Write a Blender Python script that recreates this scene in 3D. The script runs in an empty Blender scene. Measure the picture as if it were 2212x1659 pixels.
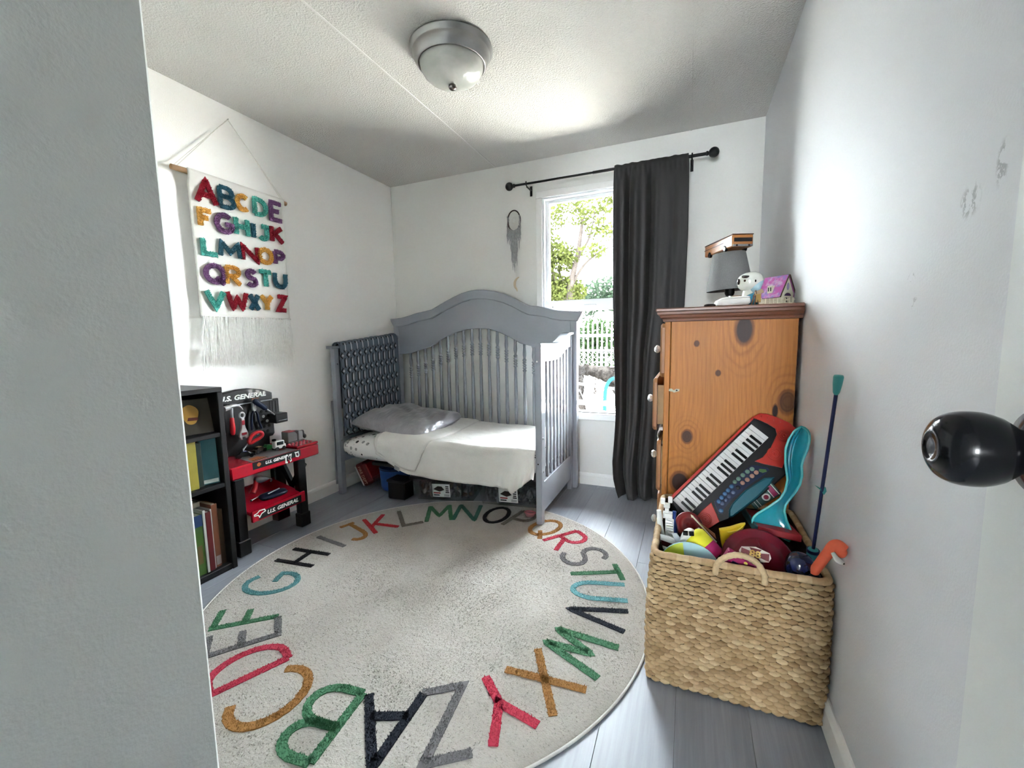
import bpy, bmesh, math, random
import numpy as np
from math import sin, cos, pi, radians, sqrt, exp, atan2, hypot
from mathutils import Vector as V, Matrix as Mx, noise as NZ

S = bpy.context.scene
C = S.collection
W, H = 2.522, 2.185          # room width (x) and ceiling height; back wall at y=0, left wall at x=0

# ---------------------------------------------------------------- camera
cam = bpy.data.objects.new('camera', bpy.data.cameras.new('camera'))
C.objects.link(cam)
cam.matrix_world = Mx(((0.922052, -0.026438, 0.386162, 2.170197),
                       (0.386707, 0.105908, -0.916101, -2.787367),
                       (-0.016678, 0.994024, 0.107876, 1.005342),
                       (0, 0, 0, 1)))
cam.data.sensor_width = 36.0
cam.data.lens = 908.75 / 2212 * 36.0
cam.data.clip_start = 0.01
cam.data.clip_end = 400
S.camera = cam

# ---------------------------------------------------------------- world, sun, exposure
wd = bpy.data.worlds.new('sky'); S.world = wd; wd.use_nodes = True
wn = wd.node_tree.nodes; wl = wd.node_tree.links
bg = wn['Background']; bg.inputs['Color'].default_value = (0.90, 0.955, 1.0, 1); bg.inputs['Strength'].default_value = 5.5
sun = bpy.data.objects.new('sun', bpy.data.lights.new('sun', 'SUN')); C.objects.link(sun)
sun.data.energy = 3.6; sun.data.angle = radians(1.0); sun.data.color = (1.0, 0.93, 0.82)
sun.rotation_euler = V((0.80, -0.16, 0.95)).to_track_quat('Z', 'Y').to_euler()
sun.location = (8, 2, 10)
S.view_settings.view_transform = 'Standard'
S.view_settings.look = 'None'
S.view_settings.exposure = 4.22
S.view_settings.gamma = 1.0
S.view_settings.use_curve_mapping = False
S.cycles.max_bounces = 12
S.cycles.diffuse_bounces = 8
S.cycles.caustics_reflective = False
S.cycles.caustics_refractive = False
S.cycles.sample_clamp_indirect = 6.0

# ---------------------------------------------------------------- material helpers
def lin(r, g, b):
    f = lambda c: (c / 255 / 12.92) if c <= 10 else (((c / 255) + 0.055) / 1.055) ** 2.4
    return (f(r), f(g), f(b))

class NT:
    """tiny node-graph writer"""
    def __init__(s, name):
        s.mat = bpy.data.materials.new(name); s.mat.use_nodes = True
        s.n = s.mat.node_tree.nodes; s.l = s.mat.node_tree.links
        s.b = s.n['Principled BSDF']
    def node(s, t, **kw):
        n = s.n.new(t)
        for k, v in kw.items():
            if k.startswith('i_'):
                s.put(n.inputs[k[2:]], v)
            elif k.startswith('n_'):
                s.put(n.inputs[int(k[2:])], v)
            else:
                setattr(n, k, v)
        return n
    def put(s, inp, v):
        if isinstance(v, bpy.types.NodeSocket): s.l.new(v, inp)
        elif isinstance(v, (tuple, list)) and len(v) == 3 and inp.type == 'RGBA': inp.default_value = (*v, 1)
        else: inp.default_value = v
    def m(s, op, a, b=0.0, c=0.0):
        n = s.n.new('ShaderNodeMath'); n.operation = op
        s.put(n.inputs[0], a); s.put(n.inputs[1], b); s.put(n.inputs[2], c)
        return n.outputs[0]
    def co(s, kind='Object'):
        return s.n.new('ShaderNodeTexCoord').outputs[kind]
    def scale(s, vec, xyz):
        n = s.n.new('ShaderNodeMapping'); s.l.new(vec, n.inputs['Vector']); n.inputs['Scale'].default_value = xyz
        return n.outputs[0]
    def noise(s, vec, scale, detail=3, rough=.55):
        n = s.node('ShaderNodeTexNoise', i_Scale=scale, i_Detail=detail, i_Roughness=rough); s.l.new(vec, n.inputs['Vector'])
        return n.outputs['Fac']
    def sep(s, vec):
        n = s.n.new('ShaderNodeSeparateXYZ'); s.l.new(vec, n.inputs[0]); return n.outputs
    def mix(s, f, a, b):
        n = s.n.new('ShaderNodeMix'); n.data_type = 'RGBA'
        s.put(n.inputs['Factor'], f); s.put(n.inputs['A'], a); s.put(n.inputs['B'], b)
        return n.outputs['Result']
    def ramp(s, f, lo, hi):
        n = s.node('ShaderNodeMapRange', interpolation_type='SMOOTHSTEP'); s.put(n.inputs[0], f)
        n.inputs[1].default_value = lo; n.inputs[2].default_value = hi
        return n.outputs[0]
    def bump(s, h, strength, dist=.01):
        n = s.node('ShaderNodeBump', i_Strength=strength, i_Distance=dist); s.l.new(h, n.inputs['Height'])
        s.l.new(n.outputs[0], s.b.inputs['Normal']); return n
    def col(s, v): s.put(s.b.inputs['Base Color'], v)
    def set(s, **kw):
        for k, v in kw.items(): s.put(s.b.inputs[k.replace('_', ' ')], v)
        return s

MATS = {}
def M(name, col=None, rough=.5, metal=0., var=.10, sc=35., bump=0., bsc=None, spec=.5, coat=0., trans=0., sheen=0., alpha=1.):
    """plain procedural material: base colour mottled by noise, optional fine relief"""
    if name in MATS: return MATS[name]
    t = NT(name); o = t.co()
    f = t.noise(o, sc, 3)
    lum = .3 * col[0] + .6 * col[1] + .1 * col[2]; kd = .56 + .44 * min(1, lum / .55); col = tuple(c * kd for c in col)
    if lum < .06 and spec == .5: spec = .28
    a = tuple(min(1, c * (1 + var)) for c in col); b = tuple(c * (1 - var) for c in col)
    t.col(t.mix(f, b, a))
    t.set(Roughness=rough, Metallic=metal)
    t.b.inputs['Specular IOR Level'].default_value = spec
    t.b.inputs['Coat Weight'].default_value = coat
    t.b.inputs['Transmission Weight'].default_value = trans
    t.b.inputs['Sheen Weight'].default_value = sheen
    t.b.inputs['Alpha'].default_value = alpha
    if bump: t.bump(t.noise(o, bsc or sc * 4, 4), bump, .004)
    MATS[name] = t.mat
    return t.mat

# ---------------------------------------------------------------- mesh helpers
def rotm(x=0, y=0, z=0):
    return Mx.Rotation(radians(z), 4, 'Z') @ Mx.Rotation(radians(y), 4, 'Y') @ Mx.Rotation(radians(x), 4, 'X')
def frame(o, u, v):
    """matrix whose x axis is u, y axis is v (made square to u), z axis is u x v, origin o"""
    u = V(u).normalized(); w = u.cross(V(v)).normalized(); v = w.cross(u)
    m = Mx((u, v, w)).transposed().to_4x4(); m.translation = V(o); return m

class MB:
    def __init__(s, M=None, smooth=False):
        s.v = []; s.f = []; s.mi = []; s.sm = []; s.m = 0; s.smooth = smooth; s.M = M
    def add(s, vs, fs, smooth=None):
        n = len(s.v); M_ = s.M
        s.v += [M_ @ V(p) for p in vs] if M_ else [V(p) for p in vs]
        s.f += [tuple(i + n for i in f) for f in fs]
        s.mi += [s.m] * len(fs); s.sm += [s.smooth if smooth is None else smooth] * len(fs)
        return s
    def box(s, a, b, ch=0., R=None):
        """box from corner a to corner b, edges chamfered by ch; R turns it about its centre"""
        c = (V(a) + V(b)) / 2; h = V([abs(b[i] - a[i]) / 2 for i in range(3)])
        if ch <= 0:
            vs = [V((x * h.x, y * h.y, z * h.z)) for x in (-1, 1) for y in (-1, 1) for z in (-1, 1)]
            fs = [(0, 1, 3, 2), (4, 6, 7, 5), (0, 4, 5, 1), (2, 3, 7, 6), (0, 2, 6, 4), (1, 5, 7, 3)]
        else:
            ch = min(ch, h.x * .98, h.y * .98, h.z * .98); vs = []; ix = {}
            for x in (-1, 1):
                for y in (-1, 1):
                    for z in (-1, 1):
                        for k in range(3):
                            q = [h[i] - (0 if i == k else ch) for i in range(3)]
                            ix[(x, y, z, k)] = len(vs); vs.append(V((x * q[0], y * q[1], z * q[2])))
            fs = []
            for k in range(3):
                i, j = (k + 1) % 3, (k + 2) % 3
                for sg in (-1, 1):
                    q = []
                    for a_, b_ in ((-1, -1), (1, -1), (1, 1), (-1, 1)):
                        t = [0, 0, 0]; t[k] = sg; t[i] = a_; t[j] = b_; q.append(ix[(*t, k)])
                    fs.append(tuple(q if sg > 0 else q[::-1]))
                for a_ in (-1, 1):
                    for b_ in (-1, 1):
                        t0 = [0, 0, 0]; t1 = [0, 0, 0]; t0[k] = -1; t1[k] = 1
                        t0[i] = t1[i] = a_; t0[j] = t1[j] = b_
                        q = [ix[(*t0, i)], ix[(*t1, i)], ix[(*t1, j)], ix[(*t0, j)]]
                        fs.append(tuple(q if a_ * b_ < 0 else q[::-1]))
            for x in (-1, 1):
                for y in (-1, 1):
                    for z in (-1, 1):
                        q = [ix[(x, y, z, k)] for k in range(3)]
                        fs.append(tuple(q if x * y * z > 0 else q[::-1]))
        if R is not None: vs = [(R.to_3x3() @ p) + c for p in vs]
        else: vs = [p + c for p in vs]
        return s.add(vs, fs, False)
    def lathe(s, prof, n=24, c=(0, 0, 0), axis=(0, 0, 1), cap=True, smooth=True):
        ax = V(axis).normalized(); t = V((1, 0, 0)) if abs(ax.x) < .9 else V((0, 1, 0))
        u = (t - ax * t.dot(ax)).normalized(); w = ax.cross(u); c = V(c); vs = []; fs = []
        for r, z in prof:
            for k in range(n):
                a = 2 * pi * k / n; vs.append(c + ax * z + (u * cos(a) + w * sin(a)) * max(r, 1e-5))
        for i in range(len(prof) - 1):
            for k in range(n):
                k2 = (k + 1) % n; fs.append((i * n + k, i * n + k2, (i + 1) * n + k2, (i + 1) * n + k))
        s.add(vs, fs, smooth)
        if cap:
            if prof[0][0] > 1e-4: s.add(vs[:n], [tuple(range(n))[::-1]], False)
            if prof[-1][0] > 1e-4: s.add(vs[-n:], [tuple(range(n))], False)
        return s
    def cyl(s, p0, p1, r0, r1=None, n=14, cap=True):
        p0 = V(p0); d = V(p1) - p0
        return s.lathe([(r0, 0), (r0 if r1 is None else r1, d.length)], n, p0, d, cap)
    def tube(s, pts, r, n=8, closed=False, cap=True, flat=1., up=None):
        pts = [V(p) for p in pts]; L = len(pts); vs = []; fs = []; nrm = None
        for i, p in enumerate(pts):
            t = (pts[(i + 1) % L] - pts[i - 1]) if closed else (pts[min(i + 1, L - 1)] - pts[max(i - 1, 0)])
            t.normalize()
            if up is not None: nrm = V(up)
            elif nrm is None: nrm = V((0, 0, 1)) if abs(t.z) < .9 else V((1, 0, 0))
            nrm = (nrm - t * nrm.dot(t)).normalized(); b = t.cross(nrm)
            rr = r[i] if isinstance(r, (list, tuple)) else r
            for k in range(n):
                a = 2 * pi * k / n; vs.append(p + (b * cos(a) + nrm * sin(a) * flat) * rr)
        m = L if closed else L - 1
        for i in range(m):
            j = (i + 1) % L
            for k in range(n):
                k2 = (k + 1) % n; fs.append((i * n + k, i * n + k2, j * n + k2, j * n + k))
        s.add(vs, fs, True)
        if cap and not closed: s.add(vs[:n], [tuple(range(n))[::-1]], False); s.add(vs[-n:], [tuple(range(n))], False)
        return s
    def prism(s, poly, h0, h1, fr=None, inset=0.):
        """polygon in the frame's xy plane, extruded from h0 to h1; the h1 rim drawn in by inset"""
        n = len(poly); A = sum(poly[i][0] * poly[(i + 1) % n][1] - poly[(i + 1) % n][0] * poly[i][1] for i in range(n))
        if A < 0: poly = poly[::-1]
        fr = fr or Mx.Identity(4)
        def off(d):
            out = []
            for i in range(n):
                a, b, c = V(poly[i - 1]), V(poly[i]), V(poly[(i + 1) % n])
                e1 = (b - a).normalized(); e2 = (c - b).normalized()
                n1 = V((-e1.y, e1.x)); n2 = V((-e2.y, e2.x)); q = n1 + n2
                q = q / max(.35, q.dot(q) / 2) if q.length > 1e-6 else n1
                out.append(b + q * d)
            return out
        lay = [(poly, h0), (poly, h1)] if inset <= 0 else [(poly, h0), (poly, h1 - inset * (1 if h1 > h0 else -1)), (off(inset), h1)]
        vs = []
        for pl, h in lay: vs += [fr @ V((p[0], p[1], h)) for p in pl]
        fs = [tuple(range(n))[::-1], tuple(range((len(lay) - 1) * n, len(lay) * n))]
        for k in range(len(lay) - 1):
            for i in range(n):
                j = (i + 1) % n; fs.append((k * n + i, k * n + j, (k + 1) * n + j, (k + 1) * n + i))
        if h1 < h0: fs = [f[::-1] for f in fs]
        return s.add(vs, fs, False)
    def ell(s, c, r, n=16, m=10, R=None):
        c = V(c); vs = []; fs = []
        for i in range(m + 1):
            t = pi * i / m
            for k in range(n):
                a = 2 * pi * k / n; p = V((r[0] * max(sin(t), 1e-4) * cos(a), r[1] * max(sin(t), 1e-4) * sin(a), -r[2] * cos(t)))
                vs.append(c + (R.to_3x3() @ p if R else p))
        for i in range(m):
            for k in range(n):
                k2 = (k + 1) % n; fs.append((i * n + k, i * n + k2, (i + 1) * n + k2, (i + 1) * n + k))
        return s.add(vs, fs, True)
    def grid(s, fn, nu, nv, flip=False):
        vs = [fn(i / nu, j / nv) for i in range(nu + 1) for j in range(nv + 1)]; fs = []
        for i in range(nu):
            for j in range(nv):
                a = i * (nv + 1) + j; q = (a, a + nv + 1, a + nv + 2, a + 1); fs.append(q[::-1] if flip else q)
        return s.add(vs, fs, True)
    def ribbon(s, pts, w, h0, h1, fr=None, cap=True, jit=0.):
        """flat mitred band of width w along a 2-D polyline, raised from h0 to h1 in the frame"""
        fr = fr or Mx.Identity(4); P = [V(p) for p in pts]; n = len(P); vs = []
        for i in range(n):
            a = (P[i] - P[i - 1]).normalized() if i else (P[1] - P[0]).normalized()
            b = (P[i + 1] - P[i]).normalized() if i < n - 1 else a
            q = V((-a.y, a.x)) + V((-b.y, b.x)); q = q / max(.5, q.dot(q) / 2)
            q *= (w[i] if isinstance(w, (list, tuple)) else w) / 2 * (1 + random.uniform(-jit, jit))
            for d, h in ((-1, h0), (1, h0), (1, h1), (-1, h1)): vs.append(fr @ V((P[i].x + d * q.x, P[i].y + d * q.y, h)))
        fs = [(3, 2, 1, 0), tuple(range(4 * n - 4, 4 * n))]
        for i in range(n - 1):
            for k in range(4):
                k2 = (k + 1) % 4; fs.append((i * 4 + k, i * 4 + k2, i * 4 + 4 + k2, i * 4 + 4 + k))
        return s.add(vs, fs, False)
    def mesh(s, name, mats, inv=None):
        me = bpy.data.meshes.new(name)
        vs = [inv @ p for p in s.v] if inv is not None else s.v
        me.from_pydata([tuple(p) for p in vs], [], s.f)
        for m in (mats if isinstance(mats, (list, tuple)) else [mats]): me.materials.append(m)
        me.polygons.foreach_set('material_index', s.mi); me.polygons.foreach_set('use_smooth', s.sm)
        me.update(); return me

WM = {}
def wm(o): return WM.get(o.name, Mx.Identity(4))
def meta(o, label=None, cat=None, group=None, kind=None):
    if label: o['label'] = label
    if cat: o['category'] = cat
    if group: o['group'] = group
    if kind: o['kind'] = kind
    return o
def thing(name, label, cat, loc=(0, 0, 0), rz=0., group=None, R=None):
    """an Empty at the thing's base"""
    o = bpy.data.objects.new(name, None); C.objects.link(o)
    m = Mx.Translation(V(loc)) @ (R if R is not None else Mx.Rotation(radians(rz), 4, 'Z'))
    o.matrix_world = m; o.empty_display_size = .05; WM[o.name] = m
    return meta(o, label, cat, group)
def link(name, me, parent=None, loc=None):
    o = bpy.data.objects.new(name, me); C.objects.link(o)
    if parent: o.parent = parent
    if loc is not None: o.location = loc
    return o
def build(b, name, mats, parent=None, org=None, local=False, bevel=0., solid=0., subd=0, label=None, cat=None, group=None, kind=None, offset=-1):
    """b's geometry (world coordinates unless local) as one object under parent"""
    if parent is not None:
        pm = wm(parent); inv = None if local else pm.inverted(); me = b.mesh(name, mats, inv); o = link(name, me, parent); WM[o.name] = pm.copy()
    else:
        if org is None:
            vs = b.v; org = V((sum(p.x for p in vs) / len(vs), sum(p.y for p in vs) / len(vs), min(p.z for p in vs)))
        m = Mx.Translation(V(org)); me = b.mesh(name, mats, m.inverted()); o = link(name, me, None, V(org)); WM[o.name] = m
    if solid: d = o.modifiers.new('thickness', 'SOLIDIFY'); d.thickness = solid; d.offset = offset
    if bevel: d = o.modifiers.new('bevel', 'BEVEL'); d.width = bevel; d.segments = 2; d.limit_method = 'ANGLE'; d.angle_limit = radians(40)
    if subd: d = o.modifiers.new('subdivision', 'SUBSURF'); d.levels = subd; d.render_levels = subd
    return meta(o, label, cat, group, kind)
def text_mb(txt, size, fr, depth=.0006, shear=0., sx=1., align='CENTER', bold=0.):
    """lettering as geometry in a frame (x along the line, y up)"""
    cu = bpy.data.curves.new('text', 'FONT'); cu.body = txt; cu.size = size; cu.extrude = depth; cu.shear = shear; cu.align_x = align; cu.align_y = 'CENTER'
    cu.offset = bold; cu.resolution_u = 3
    ob = bpy.data.objects.new('text', cu); C.objects.link(ob)
    dg = bpy.context.evaluated_depsgraph_get(); me = bpy.data.meshes.new_from_object(ob.evaluated_get(dg))
    b = MB(); b.add([fr @ V((v.co.x * sx, v.co.y, v.co.z)) for v in me.vertices], [tuple(p.vertices) for p in me.polygons])
    bpy.data.objects.remove(ob); bpy.data.meshes.remove(me); bpy.data.curves.remove(cu)
    return b
def join(*bs):
    o = MB()
    for i, b in enumerate(bs):
        n = len(o.v); o.v += b.v; o.f += [tuple(k + n for k in f) for f in b.f]; o.mi += b.mi; o.sm += b.sm
    return o
def arc(cx, cy, rx, ry, a0, a1, n=10):
    return [(cx + rx * cos(radians(a0 + (a1 - a0) * i / n)), cy + ry * sin(radians(a0 + (a1 - a0) * i / n))) for i in range(n + 1)]
def spline(pts, n=6, closed=False):
    """Catmull-Rom through the points"""
    P = [V(p) for p in pts]; L = len(P); out = []
    for i in range(L if closed else L - 1):
        if closed: a, b, c, d = P[i - 1], P[i], P[(i + 1) % L], P[(i + 2) % L]
        else: a, b, c, d = P[max(i - 1, 0)], P[i], P[i + 1], P[min(i + 2, L - 1)]
        for k in range(n):
            t = k / n; out.append(.5 * ((2 * b) + (c - a) * t + (2 * a - 5 * b + 4 * c - d) * t * t + (3 * b - a - 3 * c + d) * t ** 3))
    if not closed: out.append(P[-1])
    return out
random.seed(7)
# ================================================================ SETTING
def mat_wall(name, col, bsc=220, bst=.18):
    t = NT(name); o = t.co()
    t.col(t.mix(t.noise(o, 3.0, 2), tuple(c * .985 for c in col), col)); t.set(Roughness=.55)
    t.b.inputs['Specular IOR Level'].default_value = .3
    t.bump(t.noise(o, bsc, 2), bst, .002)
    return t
mw = mat_wall('wall_paint_dimmed', (.77, .77, .745)).mat  # wall colour lowered to stand in for weaker light on the back wall
mw_left = mat_wall('wall_paint_brightened', (.95, .95, .935)).mat  # same wall made paler, standing in for brighter light on the left
mw_closet = mat_wall('grey_green_wall_dimmed', (.66, .675, .65), 160, .25).mat  # grey-green paint, also darkened in place of the closet face's weaker light
# the right wall carries a few grey scuffs of its own
t = mat_wall('scuffed_wall_dimmed', (.62, .63, .645)); o_ = t.co(); xs = t.sep(o_)  # base tone darkened to hold down the light falling on this wall
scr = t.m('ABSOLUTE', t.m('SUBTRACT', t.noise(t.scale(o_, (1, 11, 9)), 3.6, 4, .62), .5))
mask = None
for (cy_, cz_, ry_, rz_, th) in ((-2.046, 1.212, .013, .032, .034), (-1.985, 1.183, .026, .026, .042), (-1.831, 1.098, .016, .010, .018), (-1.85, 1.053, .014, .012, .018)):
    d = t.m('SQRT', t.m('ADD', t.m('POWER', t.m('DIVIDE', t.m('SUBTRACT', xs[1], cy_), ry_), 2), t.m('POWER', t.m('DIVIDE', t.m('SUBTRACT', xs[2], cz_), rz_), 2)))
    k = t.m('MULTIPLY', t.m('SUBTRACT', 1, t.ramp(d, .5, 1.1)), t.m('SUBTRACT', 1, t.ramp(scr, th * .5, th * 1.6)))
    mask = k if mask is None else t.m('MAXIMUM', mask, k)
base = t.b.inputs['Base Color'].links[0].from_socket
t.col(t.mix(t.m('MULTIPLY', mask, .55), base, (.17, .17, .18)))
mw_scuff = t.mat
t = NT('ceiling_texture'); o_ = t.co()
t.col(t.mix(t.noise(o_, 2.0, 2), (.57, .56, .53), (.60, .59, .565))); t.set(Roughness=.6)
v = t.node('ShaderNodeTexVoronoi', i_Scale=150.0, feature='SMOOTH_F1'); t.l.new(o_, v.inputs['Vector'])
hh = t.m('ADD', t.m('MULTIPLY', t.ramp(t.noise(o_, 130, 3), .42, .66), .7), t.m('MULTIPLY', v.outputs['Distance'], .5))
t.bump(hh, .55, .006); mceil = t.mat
mtrim = M('white_trim_paint', (.84, .84, .83), .35, var=.02, sc=8)
mvinyl = M('white_window_vinyl', (.80, .82, .84), .3, var=.02, sc=10)

def struct(b, name, mat, parent=None, **k):
    return build(b, name, mat, parent, org=(0, 0, 0) if parent is None else None, kind=None if parent else 'structure', **k)
# window opening in the back wall
WX0, WX1, WZ0, WZ1 = 1.235, 2.020, .495, 1.935
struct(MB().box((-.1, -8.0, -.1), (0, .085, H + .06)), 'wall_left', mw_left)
b = MB()
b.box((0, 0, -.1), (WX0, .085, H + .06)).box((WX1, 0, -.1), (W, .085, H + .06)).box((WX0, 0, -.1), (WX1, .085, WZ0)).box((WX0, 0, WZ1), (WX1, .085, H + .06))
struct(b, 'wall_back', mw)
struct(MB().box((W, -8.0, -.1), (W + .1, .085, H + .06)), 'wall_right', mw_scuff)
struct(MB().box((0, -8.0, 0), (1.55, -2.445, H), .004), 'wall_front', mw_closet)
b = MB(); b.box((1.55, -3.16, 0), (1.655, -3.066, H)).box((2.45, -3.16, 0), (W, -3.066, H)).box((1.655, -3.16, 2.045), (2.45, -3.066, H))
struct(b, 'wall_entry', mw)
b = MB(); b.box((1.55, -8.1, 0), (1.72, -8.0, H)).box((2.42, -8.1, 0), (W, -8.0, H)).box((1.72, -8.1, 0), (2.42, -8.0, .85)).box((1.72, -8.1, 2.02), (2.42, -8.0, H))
struct(b, 'wall_hall', mw)          # unseen hall behind the camera; its end window is added for fill light
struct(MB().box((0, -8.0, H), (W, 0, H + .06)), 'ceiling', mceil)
for i, x in enumerate((.899, 2.148)):
    struct(MB().box((x - .0045, -8.0, H - .0025 - .0010 * i), (x + .0045, -.002, H), .0008), 'trim_%d' % (i + 1), M('ceiling_batten_paint', (.66 - .08 * i, .65 - .08 * i, .63 - .08 * i), .5) if i == 0 else mceil)
# floor: vinyl boards running to the window, each its own piece
t = NT('grey_vinyl_board'); o_ = t.co(); oi = t.n.new('ShaderNodeObjectInfo')
rv = t.node('ShaderNodeCombineXYZ'); t.l.new(t.m('MULTIPLY', oi.outputs['Random'], 37.0), rv.inputs[0]); t.l.new(t.m('MULTIPLY', oi.outputs['Random'], 91.0), rv.inputs[1])
ad = t.node('ShaderNodeVectorMath', operation='ADD'); t.l.new(o_, ad.inputs[0]); t.l.new(rv.outputs[0], ad.inputs[1])
g1 = t.noise(t.scale(ad.outputs[0], (90, 3.0, 1)), 1.0, 5, .65); g2 = t.noise(t.scale(ad.outputs[0], (14, 1.3, 1)), 1.0, 3)
f = t.m('ADD', t.m('MULTIPLY', g1, .6), t.m('ADD', t.m('MULTIPLY', g2, .35), t.m('MULTIPLY', oi.outputs['Random'], .12)))
t.col(t.mix(t.ramp(f, .3, .85), (.205, .225, .262), (.315, .34, .385))); t.set(Roughness=t.m('ADD', .30, t.m('MULTIPLY', g1, .2)))
t.bump(g1, .10, .002); mboard = t.mat
fl = struct(MB().box((0, -8.0, -.1), (W, 0, -.006)), 'floor', M('dark_underlay', (.05, .05, .055), .8))
pw, k = .1801, 0
for i in range(14):
    y = -4.6 - ((i * .43) % 1.2)
    while y < 0:
        y0, y1 = max(y, -4.6), min(y + 1.2, 0); y += 1.2
        if y1 - y0 < .02 or y1 < -3.2: continue
        b = MB().box((-pw / 2 + .0003, (y0 - y1) / 2 + .0003, -.006), (pw / 2 - .0003, (y1 - y0) / 2 - .0003, 0), .0009)
        link('floorboard', b.mesh('floorboard', mboard), fl, (pw * (i + .5), (y0 + y1) / 2, 0))
struct(MB().box((0, -8.0, -.006), (W, -3.2, -.0005)), 'trim_3', mboard)
# baseboards
def baseboard(name, p0, p1, nrm):
    p0, p1, n = V(p0), V(p1), V(nrm); d = (p1 - p0); L = d.length
    prof = [(0, 0), (.013, 0), (.013, .062), (.010, .072), (.004, .080), (0, .080)]
    struct(MB().prism(prof, 0, L, frame(p0, n, (0, 0, 1)) if n.cross(V((0, 0, 1))).dot(d) > 0 else frame(p1, n, (0, 0, 1))), name, mtrim)
baseboard('baseboard_left', (0, -2.445, 0), (0, 0, 0), (1, 0, 0))
baseboard('baseboard_back', (.014, 0, 0), (W - .014, 0, 0), (0, -1, 0))
baseboard('baseboard_right', (W, -4.0, 0), (W, 0, 0), (-1, 0, 0))
# ---- window
win = thing('window_1', None, None, ((WX0 + WX1) / 2, 0, WZ0)); win['kind'] = 'structure'
b = MB()
cx0, cx1, cz0, cz1 = 1.195, 2.06, .452, 1.975
b.box((cx0, -.014, cz1 - .042), (cx1, .002, cz1), .003).box((cx0, -.014, cz0), (cx0 + .042, .002, cz1 - .042), .003).box((cx1 - .042, -.014, cz0), (cx1, .002, cz1 - .042), .003)
build(b, 'casing', mtrim, win)
build(MB().box((cx0 - .004, -.024, cz0 - .002), (cx1 + .004, .045, WZ0), .004), 'window_sill', mtrim, win)
b = MB()
b.box((WX0, .002, WZ0), (WX0 + .014, .082, WZ1)).box((WX1 - .014, .002, WZ0), (WX1, .082, WZ1)).box((WX0 + .014, .002, WZ1 - .012), (WX1 - .014, .082, WZ1)).box((WX0 + .014, .046, WZ0 - .001), (WX1 - .014, .082, WZ0 + .006))
build(b, 'jamb', mvinyl, win)
mglass = NT('window_glass'); mglass.set(Roughness=0.0); mglass.b.inputs['Base Color'].default_value = (1, 1, 1, 1)
tr = mglass.n.new('ShaderNodeBsdfTransparent'); gl = mglass.n.new('ShaderNodeBsdfGlossy'); gl.inputs['Roughness'].default_value = .02
fr_ = mglass.n.new('ShaderNodeFresnel'); fr_.inputs[0].default_value = 1.25
nz = mglass.noise(mglass.co(), 4.0, 2); tr_c = mglass.mix(nz, (.96, .975, .97), (.98, .985, .985)); mglass.l.new(tr_c, tr.inputs[0])
mx = mglass.n.new('ShaderNodeMixShader'); mglass.l.new(fr_.outputs[0], mx.inputs[0]); mglass.l.new(tr.outputs[0], mx.inputs[1]); mglass.l.new(gl.outputs[0], mx.inputs[2])
mglass.l.new(mx.outputs[0], mglass.n['Material Output'].inputs['Surface']); mglass = mglass.mat
def sash(name, y0, y1, z0, z1, fw, tops):
    s = MB(); a0, a1 = WX0 + .012, WX1 - .012
    s.box((a0, y0, z0), (a0 + fw, y1, z1), .002).box((a1 - fw, y0, z0), (a1, y1, z1), .002)
    s.box((a0 + fw, y0, z1 - tops), (a1 - fw, y1, z1), .002).box((a0 + fw, y0, z0), (a1 - fw, y1, z0 + fw), .002)
    o = build(s, name, mvinyl, win)
    build(MB().box((a0 + fw - .004, (y0 + y1) / 2 - .002, z0 + fw - .004), (a1 - fw + .004, (y0 + y1) / 2 + .002, z1 - tops + .004)), 'pane', mglass, o)
    return o
up = sash('upper_sash', .046, .072, 1.212, WZ1 - .010, .024, .020)
lo = sash('lower_sash', .014, .044, .545, 1.255, .032, .072)
b = MB().box((1.44, .006, 1.215), (1.475, .019, 1.222), .002).box((1.52, .006, 1.212), (1.60, .019, 1.220), .002)
build(b, 'sash_lock', mvinyl, lo)
build(MB().box((1.30, .012, 1.210), (1.306, .019, 1.216)), 'screw', M('dark_screw', (.05, .05, .05)), lo)
# ---- door standing open against the right wall
mdoor = M('door_paint', (.66, .68, .655), .4, var=.02, sc=6, bump=.05, bsc=60)
door = thing('door_1', None, None, (2.4275, -2.68, .01)); door['kind'] = 'structure'
build(MB().box((2.410, -3.062, .012), (2.445, -2.304, 2.03), .002), 'door_panel', mdoor, door)
mblack = M('oil_black_metal', (.009, .009, .012), .16, .0, var=.15, coat=.1)
kx, ky, kz = 2.410, -2.369, .917
kn = build(MB().lathe([(.033, 0), (.0335, .003), (.031, .007), (.021, .011), (.0165, .014)], 40, (kx, ky, kz), (-1, 0, 0)), 'rosette', mblack, door)
kb = MB().lathe([(.0172, .008), (.0160, .014), (.0168, .018), (.0205, .0225), (.0245, .028), (.0266, .033), (.0279, .038), (.0282, .0435), (.0279, .049), (.0268, .0538), (.0248, .058), (.0220, .0614), (.0180, .0640), (.0135, .0657), (.0098, .0664), (.0092, .0656), (.006, .0655), (0, .0657)], 48, (kx, ky, kz), (-1, 0, 0))
build(kb, 'door_knob', mblack, door)
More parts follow.
